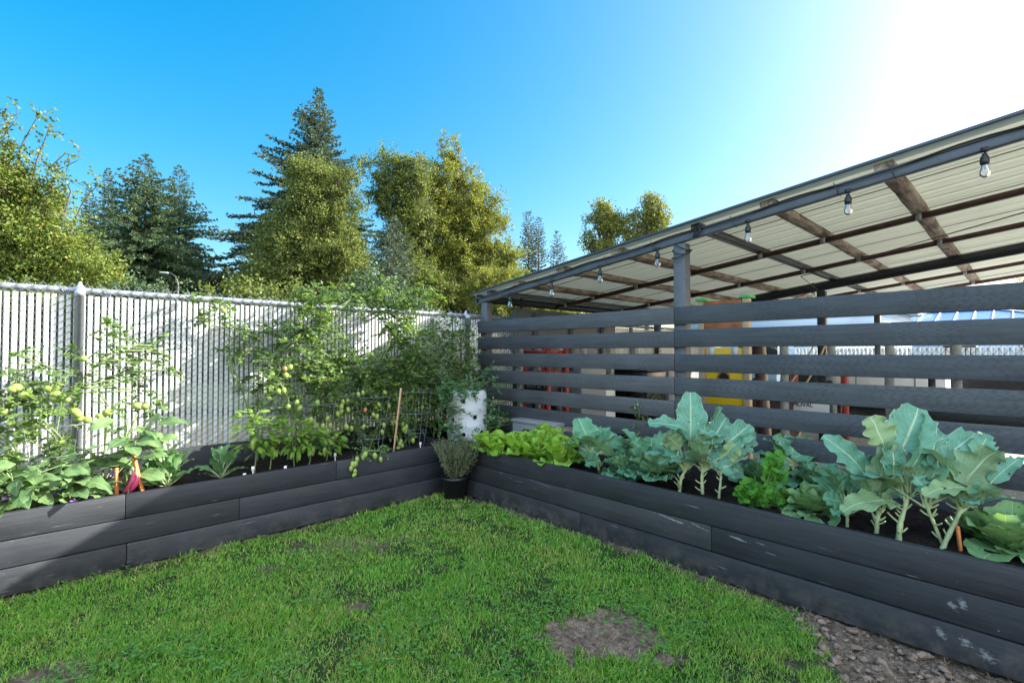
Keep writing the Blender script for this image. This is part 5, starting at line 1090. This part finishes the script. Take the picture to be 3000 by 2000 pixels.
def tomato(label, root, blobs, seed, Y=4.25, mat='lf_tomato', ymat=None, fruits=(), fr=.022, leafL=.118, dens=1.0, name='tomato_plant', group='tomato plants in the left bed', shape=(1, 1, 1.0), fmat='tom_g', cat='tomato plant', yr=.10, stems=4, wander=.03):
    r = np.random.default_rng(seed); b = at_y(root[0], root[1], Y); b[2] = ZS; T = empty(name, tuple(b), label, cat, group)
    lm = MB(); ym = MB(); pm = MB(); sm = MB(); cs = []
    for (px, py, rp) in blobs:
        y = Y+r.normal(0, yr*.5); c = at_y(px, py, y); R_ = rp/FPX*dep(c); cs.append((c, R_)); n = max(4, int(dens*R_*R_*1900))
        g = rdirs(r, n)*(r.random(n)**.5)[:, None]*R_; g[:, 1] *= min(1, yr/max(R_, .01)*1.2); p = c+g; p[:, 1] = np.minimum(p[:, 1], YF-.03)
        dd = unit(rdirs(r, n, .15)*[1, .7, .8]+g/R_*.6); young = (g[:, 2]/R_ > .25) & (r.random(n) < .5) if ymat else np.zeros(n, bool)
        for msk, m_ in ((~young, lm), (young, ym)):
            if msk.sum(): compound(m_, p[msk], dd[msk], leafL*(.6+.6*r.random(msk.sum())), .42, 3, r, droop=.55, jag=True, petm=pm)
    # main stems wander from the root through the leaf clumps
    order = sorted(range(len(cs)), key=lambda i: cs[i][0][2])
    for q in range(stems):
        sel = [order[i] for i in range(q % 2, len(order), max(1, stems//2))]; pts = [b+r.normal(0, .02, 3)*[1, 1, 0]]; 
        for i in sel: pts.append(cs[i][0]+r.normal(0, wander, 3))
        pts = np.array(pts); s = np.linspace(0, len(pts)-1, 4*len(pts)); cur = np.column_stack([np.interp(s, np.arange(len(pts)), pts[:, j]) for j in range(3)]); 
        for _ in range(2): cur[1:-1] = (cur[:-2]+cur[1:-1]*2+cur[2:])/4
        cur[:, 1] = np.minimum(cur[:, 1], YF-.02); sm.tube(cur, np.linspace(.0065, .0025, len(cur)), 6)
    for c, R_ in cs:
        i = np.argmin([np.linalg.norm(c-o[0]) if o[0] is not c and o[0][2] < c[2] else 9 for o in cs]); e = cs[i][0] if cs[i][0][2] < c[2] else b; sm.tube(curve3(e, c+UP*R_*.4, r.normal(0, .03, 3), 6), np.linspace(.0045, .002, 6), 5)
    sm.build('vine_stems', M['stem'], T, smooth=True); lm.build('leaves', M[mat], T)
    if ym.n: ym.build('young_leaves', M[ymat], T)
    pm.build('leaf_stalks', M['stem'], T)
    for f in fruits:
        px, py = f[0], f[1]; m_ = f[2] if len(f) > 2 else fmat; c = at_y(px, py, Y-yr*.8-.02*r.random()); q = fr*(.85+.3*r.random()); s = np.linspace(0, math.pi, 10); v = MB()
        v.lathe(np.column_stack([np.maximum(np.sin(s), .001)*q*shape[0]*(1+.03*math.sin(seed)), -np.cos(s)*q*shape[2]]), c, 14, tilt=np.array(Matrix.Rotation(r.normal(0, .3), 3, 'Y')))
        fo = v.build('tomato', M[m_], T, smooth=True); k = MB()
        for a in range(5): e = np.array([math.cos(a*1.257), math.sin(a*1.257), -.15]); k.add([c+UP*q*shape[2]*.98, c+e*q*.75+UP*q*shape[2]*.9+[0, 0, .004], c+e*q*.35+np.array([-e[1], e[0], 0])*q*.2+UP*q*shape[2]*1.0], t=[[0, 1, 2]])
        k.tube([c+UP*q*shape[2]*.95, c+UP*(q*shape[2]+.02), c+UP*(q*shape[2]+.035)+[.01, .02, 0]], .0015, 4); k.build('calyx', M['stem'], fo)
    return T
TY = 'lf_tomato_y'
tomato('tomato plant heavy with round green tomatoes at the left edge of the bed', (60, 1400), [(30,1060,38),(85,1065,34),(135,1075,26),(60,1130,45),(130,1140,42),(180,1190,36),(40,1205,45),(110,1225,48),(165,1270,44),(60,1290,48),(150,1325,38),(225,1110,20),(10,1160,35),(-60,1150,60),(-50,1260,60),(190,1120,24)], 501, Y=4.10, ymat=TY, fruits=[(48,1135),(70,1158),(142,1138),(165,1155),(182,1163),(195,1170),(30,1240),(75,1240),(72,1256),(98,1248),(52,1272),(76,1272),(10,1205),(36,1140),(160,1168),(20,1410),(182,1298),(92,1262)], fr=.0235, shape=(1.08,1,.92), dens=.6, yr=.10)
tomato('tomato vine arching right of the fence post with green tomatoes', (285, 1380), [(330,962,20),(355,985,26),(395,1012,30),(440,1018,30),(470,1022,20),(490,1070,14),(385,1055,30),(335,1052,20),(425,1060,26),(255,1052,16),(345,1095,26),(400,1100,18),(300,1020,14),(265,1130,20),(230,1140,18),(430,1185,14),(410,1140,12),(320,1190,16)], 502, Y=4.16, fruits=[(218,1205),(232,1225),(257,1230),(315,1207),(292,1218),(306,1232),(245,1050),(400,1188),(425,1190),(228,1214)], fr=.023, shape=(1.08,1,.92), dens=.55, yr=.08, wander=.02, stems=2)
tomato('sparse tomato vine hanging on the fence in front of the sunlit slats', (770, 1330), [(605,890,18),(640,905,20),(665,892,18),(580,935,14),(620,880,12),(695,965,16),(725,985,26),(690,1010,24),(670,1035,18),(760,1000,26),(790,1030,28),(750,960,18),(700,1120,12),(760,1150,20)], 503, Y=4.40, fruits=[(655,910),(705,1062),(780,1100)], dens=.75, yr=.05, wander=.02, stems=2)
tomato('tall tomato vine with bright tips above the top rail, leftmost of the big tangle', (850, 1330), [(870,890,34),(920,870,34),(880,935,40),(840,980,38),(870,1010,42),(820,1060,38),(860,1110,42),(800,1125,34),(830,1170,36),(905,1070,40),(790,1090,24),(930,900,36),(905,975,36),(780,1060,16),(870,1200,30),(960,950,26)], 504, ymat=TY, fruits=[(835,1080,'tom_o'),(797,1095),(850,1075),(815,1145),(831,1143),(838,1100),(870,1180),(878,1195),(845,1192),(790,1105)], fr=.020, shape=(.95,1,1.25), dens=.85, yr=.14)
tomato('tomato vine in the sunlit middle of the tangle, with plum tomatoes', (950, 1340), [(985,862,26),(1030,880,32),(970,900,30),(960,950,34),(940,1030,40),(980,1060,40),(930,1100,40),(975,1130,42),(1010,1050,36),(920,1150,36),(950,1195,36),(1000,1180,36),(1010,1000,24),(930,985,24),(1080,880,22),(990,1100,36)], 505, ymat=TY, mat='lf_tomato', fruits=[(1004,1177),(1018,1175),(990,1212),(1000,1205),(912,1230),(912,1235),(960,1225),(948,1250),(960,1262),(945,1249),(968,1247),(985,1275),(975,1285),(953,1270),(930,1180),(1070,1200,'tom_o')], fr=.020, shape=(.95,1,1.4), dens=1.0, yr=.16)
tomato('dense shaded tomato plant in the middle of the tangle, behind the pale cane', (1080, 1350), [(1100,860,22),(1130,828,22),(1120,890,30),(1160,925,34),(1150,960,26),(1060,1075,40),(1110,1080,40),(1060,1130,44),(1120,1140,44),(1090,1190,42),(1030,1210,34),(1140,1195,36),(1100,1240,30),(1040,1260,26),(1160,1090,40),(1130,1030,24),(1160,1010,24),(1180,870,24),(1110,1110,40),(1150,1150,40)], 506, ymat=TY, fruits=[(1050,1155),(1063,1150),(1020,1200),(1095,1215),(1105,1220),(1125,1150),(1110,1185),(1140,1190),(1015,1250),(1030,1255),(1065,1250),(1000,1190)], fr=.019, shape=(.95,1,1.45), dens=1.1, yr=.17, Y=4.2)
tomato('tomato plant tied to the pale cane, with orange and green plum tomatoes', (1180, 1345), [(1190,885,26),(1240,845,24),(1215,870,22),(1250,865,22),(1200,925,30),(1180,985,34),(1220,1000,34),(1200,1050,40),(1240,1080,40),(1190,1110,44),(1240,1130,42),(1200,1170,40),(1250,1180,38),(1180,1225,34),(1220,1240,30),(1150,1250,28),(1170,1060,36),(1230,1030,30)], 507, ymat=TY, fruits=[(1150,1240),(1161,1238,'tom_o'),(1180,1242),(1190,1250),(1188,1262),(1172,1300),(1168,1312),(1165,1316),(1178,1305),(1210,1290),(1125,1245),(1128,1150),(1120,1265),(1160,1280),(1183,1255),(1175,1292)], fr=.019, shape=(.95,1,1.4), dens=1.05, yr=.16, Y=4.18)
tomato('tomato plant against the fence corner, left of the dark screen', (1270, 1340), [(1280,970,26),(1330,1000,28),(1360,975,20),(1385,1000,16),(1300,1040,36),(1350,1050,34),(1385,1040,16),(1280,1100,40),(1330,1110,38),(1370,1090,28),(1270,1160,36),(1310,1170,30),(1390,1120,20),(1270,1210,26),(1250,960,18),(1300,930,14),(1340,945,12)], 508, Y=4.33, fruits=[(1215,1280),(1210,1270)], dens=1.1, yr=.14)
tomato('cherry tomato vine sprawling over the white barrel with tiny green fruit', (1415, 1310), [(1300,1130,26),(1330,1130,28),(1315,1190,24),(1300,1240,22),(1400,1220,22),(1415,1270,18),(1380,1200,16),(1330,1285,12),(1360,1128,26),(1390,1135,24),(1420,1145,20),(1440,1115,16),(1425,1090,16),(1290,1170,18),(1410,1180,20),(1275,1205,14),(1420,1215,18),(1455,1190,16),(1460,1220,18),(1480,1235,16),(1500,1235,12),(1550,1222,12),(1430,1250,18),(1385,1165,14),(1400,1245,10),(1340,1260,8),(1310,1235,8)], 509, Y=3.95, mat='lf_straw', fruits=[(1325,1180),(1338,1188),(1345,1195),(1350,1215),(1330,1172),(1345,1235),(1352,1240),(1395,1170),(1435,1175),(1440,1185),(1448,1198),(1436,1222),(1445,1165),(1350,1190),(1305,1245),(1365,1250),(1430,1235),(1415,1260)], fr=.0085, dens=1.0, yr=.14, leafL=.10, group='tomato plants in the left bed')
tomato('trailing tomato truss hanging over the edge of the left bed', (1075, 1330), [(1060,1322,14),(1085,1330,16),(1110,1318,14),(1035,1370,8),(1120,1310,14),(1050,1350,8)], 510, Y=3.66, fruits=[(1046,1345),(1064,1340),(1034,1360),(1040,1380),(1028,1372),(1115,1345),(1098,1335),(1070,1330),(1042,1358),(1038,1390)], fr=.018, shape=(.95,1,1.4), dens=1.1, yr=.05, leafL=.09, stems=2)
tomato('small twisting vine reaching up the screen behind the savoys', (1850, 1290), [(1838,1285,16),(1870,1275,14),(1855,1300,18),(1895,1215,10),(1870,1200,10),(1905,1175,8),(1885,1230,10),(1925,1160,5)], 511, Y=2.35, fruits=[(1860,1195),(1868,1185),(1878,1192)], fr=.008, dens=1.3, yr=.03, leafL=.08, stems=2, group='vines reaching up the screen', wander=.01)
# place by x-plane instead: the vine above stands at the screen, so shift it there
# peppers ----------------------------------------------------
def pepper(label, px, py, top, wpx, seed, n=70, Y=3.95):
    r = np.random.default_rng(seed); b = at_y(px, py, Y); b[2] = ZS; h = at_y(px, top, Y)[2]-ZS; T = empty('pepper_plant', tuple(b), label, 'pepper plant', 'pepper plants in the left bed'); W = wpx/FPX*dep(b)
    sm = MB(); lm = MB(); cur = curve3(b, b+UP*h*.9+r.normal(0, .02, 3), r.normal(0, .01, 3), 8); sm.tube(cur, np.linspace(.006, .003, 8), 7)
    for k in range(n):
        s = .25+.75*r.random()**.7; a = r.random()*6.28; p = b+UP*h*s; dr = np.array([math.cos(a), math.sin(a), 0]); e = p+dr*W*(.25+.75*r.random())*(1.05-.35*s)+UP*.03; 
        if k % 3 == 0: sm.tube([p, (p+e)/2+UP*.01, e], [.003, .002, .0015], 4, cap=False)
        L = .045+.05*r.random(); blade(lm, e, dr*.8+UP*(-.15+.6*s-.3)+r.normal(0, .25, 3), UP+r.normal(0, .3, 3), L, L*.42, 'lance', 6, 3, curl=.8, cup=-.3, ruf=.002, r=r)
    sm.build('stem', M['stem'], T, smooth=True); lm.build('leaves', M['lf_pepper'], T)
    for k in range(2):
        c = b+UP*h*(.35+.2*r.random())+np.array([r.normal(0, .04), -.04, 0]); v = MB(); v.lathe([(.001, .03), (.014, .026), (.018, .005), (.015, -.025), (.007, -.042), (.001, -.045)], c, 10); v.build('pepper', M['tom_g'] if k else M['lf_pepper'], T, smooth=True)
    return T
pepper('yellow-green pepper plant with flaring tips, leftmost of the pepper row', 745, 1402, 1215, 62, 601, 85); pepper('pepper plant, second in the pepper row from the left', 790, 1400, 1232, 60, 602, 90); pepper('pepper plant with hanging fruit, in the middle of the pepper row', 862, 1385, 1240, 62, 603, 90)
pepper('pepper plant, fourth in the pepper row, beside the plant tag', 905, 1378, 1262, 52, 604, 75); pepper('pepper plant with drooping leaves at the right end of the pepper row', 955, 1365, 1275, 58, 605, 80)
# small brassicas and eggplants in the sunny end ------------------------------
def rosette(label, px, py, top, seed, n=22, spread=60, mat='mustard', Y=3.9, name='young_cabbage_plant', prof='paddle', cat='greens', wf=.42, group='young greens in the left bed', Lm=(.08, .09)):
    r = np.random.default_rng(seed); b = at_y(px, py, Y); b[2] = ZS; h = at_y(px, top, Y)[2]-ZS; T = empty(name, tuple(b), label, cat, group); W = spread/FPX*dep(b); lm = MB(); pm = MB()
    for k in range(n):
        a = 6.28*k/n*2.6+r.normal(0, .3); u = (k+.5)/n; el = .35+1.05*(1-u); dr = np.array([math.cos(a), math.sin(a), 0]); dv = unit(dr*math.cos(el)*W*1.3+UP*math.sin(el)*h); reach = math.hypot(W*math.cos(el), h*math.sin(el))*(.75+.35*r.random()); L = min(reach*.8, Lm[0]+Lm[1]*r.random())
        A = b+dv*(reach-L*.9); blade(lm, A, dv+r.normal(0, .12, 3), unit(-dr*math.sin(el)+UP*math.cos(el)+r.normal(0, .2, 3)), L, L*wf*(.85+.3*r.random()), prof, 10, 7, curl=.9*r.random()+.3, cup=.3, ruf=.005, rfreq=2.5, r=r); pm.tube([b+UP*.01, (b+A)/2+UP*.01, A+dv*L*.15], [.004, .003, .002], 5)
    lm.build('leaves', M[mat], T, smooth=True); pm.build('leaf_stalks', M['palestem'], T, smooth=True); return T
rosette('young brassica with arching pale stalks, alone left of the pepper row', 648, 1405, 1305, 701, 20, 62)
rosette('glossy leafy brassica in the sun, right of the eggplants', 492, 1430, 1300, 702, 34, 68, Y=3.88)
rosette('low brassica seedling behind the sunlit one', 445, 1420, 1330, 703, 20, 48, Y=4.0)
def eggplant(label, px, py, top, seed, n, spread, Y, leafL=(.10, .08), fruit=False, flowers=4):
    r = np.random.default_rng(seed); b = at_y(px, py, Y); b[2] = ZS; h = at_y(px, top, Y)[2]-ZS; T = empty('eggplant_bush', tuple(b), label, 'eggplant', 'eggplants in the sunny end of the left bed'); W = spread/FPX*dep(b); lm = MB(); sm = MB()
    for q in range(4):
        e = b+np.array([r.normal(0, W*.35), r.normal(0, W*.2), h*(.7+.3*r.random())]); cur = curve3(b, e, r.normal(0, .02, 3), 7); sm.tube(cur, np.linspace(.007, .003, 7), 6)
        for k in range(n//4):
            s = .2+.8*r.random(); p = np.array([np.interp(s*6, np.arange(7), cur[:, j]) for j in range(3)]); a = r.random()*6.28; dr = np.array([math.cos(a), math.sin(a), 0]); A = p+dr*(.03+W*.5*r.random())+UP*.03; sm.tube([p, A], [.003, .002], 4, cap=False); L = leafL[0]+leafL[1]*r.random()
            blade(lm, A, dr+UP*(r.random()*.9-.35), UP*.9-V3*.4+r.normal(0, .3, 3), L, L*.52, 'egg', 11, 7, curl=.6+.5*r.random(), cup=.25, ruf=.006, rfreq=1.6, r=r)
    lm.build('leaves', M['eggleaf'], T, smooth=True); sm.build('stems', M['stem'], T, smooth=True)
    for k in range(flowers):
        c = b+np.array([r.normal(0, W*.55), -abs(r.normal(.04, .05)), h*(.08+.55*r.random())]); f = MB()
        for q in range(5): a = q*1.257+r.random()*.2; e = np.array([math.cos(a), -.35, math.sin(a)]); sdv = np.array([-math.sin(a), 0, math.cos(a)]); f.add([c, c+e*.012-sdv*.006, c+e*.021, c+e*.012+sdv*.006], q=[[0, 1, 2, 3]])
        f.build('flower', M['purple'], T)
    if fruit:
        for (fx, fy, tx, ty) in ((388, 1372, 362, 1442), (398, 1385, 378, 1440), (383, 1385, 372, 1430)):
            a = at_y(fx, fy, YP+.07); c = at_y(tx, ty, YP+.06); s = np.linspace(0, 1, 10); cur = a+(c-a)*s[:, None]+np.array([.018, 0, 0])*np.sin(s*math.pi)[:, None]; v = MB(); v.tube(cur, .0155*np.sin(np.clip(s*.90+.08, 0, 1)*math.pi)**.45*(.75+.4*s), 12); fo = v.build('aubergine', M['aubergine'], T, smooth=True); k = MB(); k.tube([a+UP*.03, a+UP*.01, a-UP*.006], [.003, .009, .012], 8); k.build('calyx', M['stem'], fo)
    return T
eggplant('eggplant bush with large grey-green leaves and purple flowers, at the left edge', 60, 1500, 1340, 801, 64, 120, 3.82)
eggplant('eggplant bush with broad leaves and purple flowers between the tomatoes and the orange stakes', 210, 1470, 1350, 802, 60, 110, 3.84, flowers=5)
eggplant('tall eggplant with an upright leaf and dark red long fruit beside the orange stakes', 375, 1430, 1225, 803, 42, 80, 3.86, fruit=True, flowers=2)
eggplant('low eggplant behind the bushes, against the fence', 120, 1420, 1330, 804, 44, 120, 4.1, flowers=1)
eggplant('eggplant bush left of the view edge, reaching into it', -120, 1480, 1330, 805, 30, 110, 3.9, flowers=2)
# celery
def celery():
    r = np.random.default_rng(61); b = at_z(2225, 1480, ZS-.01); d0 = dep(b); T = empty('celery_plant', tuple(b), 'bright green celery with toothed leaves spilling over the edge of the right bed', 'celery'); lm = MB(); sm = MB()
    for (px, py, rp) in [(2270,1345,18),(2265,1360,18),(2275,1385,22),(2255,1400,14),(2200,1430,30),(2185,1450,20),(2225,1425,22),(2195,1480,24),(2250,1460,24),(2285,1470,22),(2300,1490,16),(2195,1498,14),(2240,1440,20),(2215,1460,20),(2165,1440,10),(2300,1450,14),(2282,1410,16)]:
        c = at_d(px, py, d0-.05*r.random()); R_ = rp/FPX*d0; sm.tube(curve3(b, c, r.normal(0, .015, 3), 6), np.linspace(.005, .002, 6), 5)
        n = int(5+rp*.42); g = rdirs(r, n)*(r.random((n, 1))**.5)*R_
        for k in range(n):      # three-lobed toothed leaflet, a fan of wedges
            p = c+g[k]; ax = unit(g[k]+UP*.2*R_+r.normal(0, .3*R_, 3)); nr = orth(r, ax[None])[0]; 
            nr = unit(np.cross(ax, -V3*.6+UP*.6+r.normal(0, .25, 3))); l = .026+.018*r.random()
            for a in np.linspace(-1.25, 1.25, 7):
                e = ax*math.cos(a)+nr*math.sin(a); w = np.cross(np.cross(ax, nr), e); lo_ = l*(1-.18*abs(a))*(.9+.2*r.random()); up_ = np.cross(ax, nr)
                lm.add([p, p+e*lo_*.75-w*l*.24+up_*.002, p+e*lo_*.88-w*l*.06-up_*.002, p+e*lo_, p+e*lo_*.88+w*l*.10, p+e*lo_*.75+w*l*.24+up_*.002], q=[[0, 1, 2, 3], [0, 3, 4, 5]])
    sm.build('stalks', M['stem'], T, smooth=True); lm.build('leaves', M['lf_celery'], T)
celery()
# white barrel planter
def barrel():
    c = np.array([3.17, 4.10, ZS-.03]); c2 = at_d(1368, 1290, dep(c)); c[:2] = c2[:2]; T = empty('barrel_planter', tuple(c), 'white plastic barrel planter with round planting holes, in the corner', 'planter')
    m = MB(); Rb = .205; Hb = .53; m.lathe([(Rb*.93, 0), (Rb*.97, .03), (Rb, .06), (Rb, .15), (Rb*1.025, .165), (Rb, .18), (Rb, .32), (Rb*1.025, .335), (Rb, .35), (Rb, Hb-.06), (Rb*.93, Hb), (Rb*.90, Hb), (Rb*.92, Hb-.05), (Rb*.92, Hb-.08), (.001, Hb-.08)], c, 48); m.build('shell', M['white_plastic'], T, smooth=True)
    for (px, py) in ((1357, 1175), (1328, 1230), (1391, 1222), (1358, 1273), (1305, 1280), (1300, 1190), (1410, 1265)):
        # find the surface direction of the hole
        rr = ray(px, py); o = CO; dx, dy = rr[0], rr[1]; ox, oy = o[0]-c[0], o[1]-c[1]; A = dx*dx+dy*dy; B = 2*(ox*dx+oy*dy); Cc = ox*ox+oy*oy-Rb*Rb; D = B*B-4*A*Cc
        if D < 0: continue
        t_ = (-B-math.sqrt(D))/(2*A); p = o+rr*t_; n = np.array([p[0]-c[0], p[1]-c[1], 0])/Rb; sd = np.array([-n[1], n[0], 0]); a = np.linspace(0, 2*math.pi, 18)
        h = MB(); ring = p+n*.004+sd*(.026*np.cos(a))[:, None]+UP*(.026*np.sin(a))[:, None]; h.tube(ring, .004, 6); ho = h.build('planting_hole', M['white_plastic'], T, smooth=True)
        h = MB(); h.add(np.vstack([p+n*.003, ring[:-1]-n*.0005]), t=[[0, k+1, (k+1) % 17+1] for k in range(17)]); h.build('opening', M['bedsoil'], ho)
barrel()
# rosemary in a nursery pot
def rosemary():
    b = at_z(1336, 1452, 0); d0 = dep(b); r = np.random.default_rng(5); T = empty('potted_shrub', (b[0]-.06, b[1]-.06, 0), 'small grey-green rosemary bush in a black nursery pot, in the corner of the lawn', 'potted plant'); c = np.array([b[0]-.06, b[1]-.06, 0])
    m = MB(); m.lathe([(.001, .0), (.085, 0), (.105, .17), (.112, .17), (.113, .195), (.100, .195), (.098, .17), (.001, .165)], c, 28); m.build('pot', M['black_plastic'], T, smooth=True)
    st = MB(); lm = MB()
    for k in range(150):
        a = r.random()*6.28; tilt = (.1+.75*r.random()**.8); dr = np.array([math.cos(a)*math.sin(tilt), math.sin(a)*math.sin(tilt), math.cos(tilt)]); L = .20+.16*r.random(); p0 = c+[r.normal(0, .03), r.normal(0, .03), .165]; n = 12; s = np.linspace(0, 1, n)[:, None]
        cur = p0+dr*L*s+UP*.09*(s**2)*math.sin(tilt)+r.normal(0, .003, (n, 3)); st.tube(cur, np.linspace(.002, .001, n), 3, cap=False)
        m_ = 95; i = r.random(m_)*.85+.15; pos = np.column_stack([np.interp(i*(n-1), np.arange(n), cur[:, j]) for j in range(3)])+r.normal(0, .006, (m_, 3)); ax = unit(dr+rdirs(r, m_)*.9); quadleaves(lm, pos, ax, orth(r, ax), .014+.010*r.random(m_), np.full(m_, .0026))
    st.build('stems', M['bark'], T); lm.build('foliage', M['lf_rose'], T)
rosemary()
# stakes, cages, tags ----------------------------------------------------
def stake(name, label, a, b, w, mat, cat='stake', group=None, dpt=.012):
    m = MB(); a = np.asarray(a); b = np.asarray(b); m.bar(a, b, w, dpt, up=(.6, -.75, .1)); o = m.build(name, M[mat], origin=a); bevel(o, .002); tagp(o, label, cat, group); return o
Ys = 3.86; stake('garden_stake', 'tall pale wooden stake standing among the tomatoes near the barrel', at_y(1152, 1335, Ys), at_y(1175, 1136, Ys), .020, 'cane', group='wooden stakes in the beds')
stake('garden_stake', 'orange wooden stake leaning beside the dark red eggplant fruit', at_y(418, 1443, YP+.10), at_y(392, 1335, YP+.13), .020, 'orange_cane', group='wooden stakes in the beds')
stake('garden_stake', 'short orange wooden stake left of the eggplant fruit', at_y(342, 1455, YP+.10), at_y(341, 1370, YP+.10), .018, 'orange_cane', group='wooden stakes in the beds')
p0 = at_z(2815, 1618, ZS-.02); d0 = dep(p0); stake('garden_stake', 'short orange wooden stake at the base of the broccoli in the right bed', p0, at_d(2805, 1540, d0), .013, 'orange_cane', group='wooden stakes in the beds')
stake('garden_stake', 'dark post sticking up in the tomatoes before the fence corner', at_y(1352, 1090, 4.48), at_y(1350, 965, 4.48), .03, 'beam_paint', group='wooden stakes in the beds')
def cage(label, px, top, y, Rt=.17):
    c = at_y(px, 1330, y); c[2] = ZS; h = at_y(px, top, y)[2]-ZS; T = empty('tomato_cage', tuple(c), label, 'plant cage', 'wire cages round the tomatoes'); a = np.linspace(0, 2*math.pi, 25)
    for f in (1.0, .62, .28): m = MB(); rr = Rt*(.55+.45*f); m.tube(c+np.column_stack([rr*np.cos(a), rr*np.sin(a), np.full(25, h*f)]), .0018, 5); m.build('ring', M['wire'], T, smooth=True)
    for k in range(4): q = k*1.57+.5; m = MB(); m.tube([c+[Rt*.5*math.cos(q), Rt*.5*math.sin(q), -.02], c+[Rt*math.cos(q), Rt*math.sin(q), h]], .0018, 5); m.build('leg', M['wire'], T)
cage('wire tomato cage right of the pale stake, nearest the barrel', 1215, 1145, 3.98); cage('wire tomato cage left of the pale stake', 1090, 1160, 4.0); cage('wire tomato cage behind the pepper row', 930, 1180, 4.1); cage('wire tomato cage at the left tomato plant', 170, 1240, 4.0)
for k, (px, py) in enumerate(((741, 1372), (836, 1370), (716, 1392), (982, 1332), (1232, 1300))):
    a = at_y(px, py, 3.80 if k != 3 else 3.9); m = MB(); m.box((a[0]-.010, a[1]-.001, a[2]-.015), (a[0]+.010, a[1]+.001, a[2]+.015)); m.box((a[0]-.003, a[1]-.0009, ZS-.02), (a[0]+.003, a[1]+.0009, a[2]-.0151)); o = m.build('plant_tag', M['white_tag'], origin=a); tagp(o, ['small white plant tag under the leftmost pepper plant', 'small white plant tag at the middle of the pepper row', 'small white plant tag low at the left of the pepper row', 'small white plant tag right of the pepper row', 'small white plant tag beside the cage near the barrel'][k], 'plant tag', 'white plant tags in the left bed')
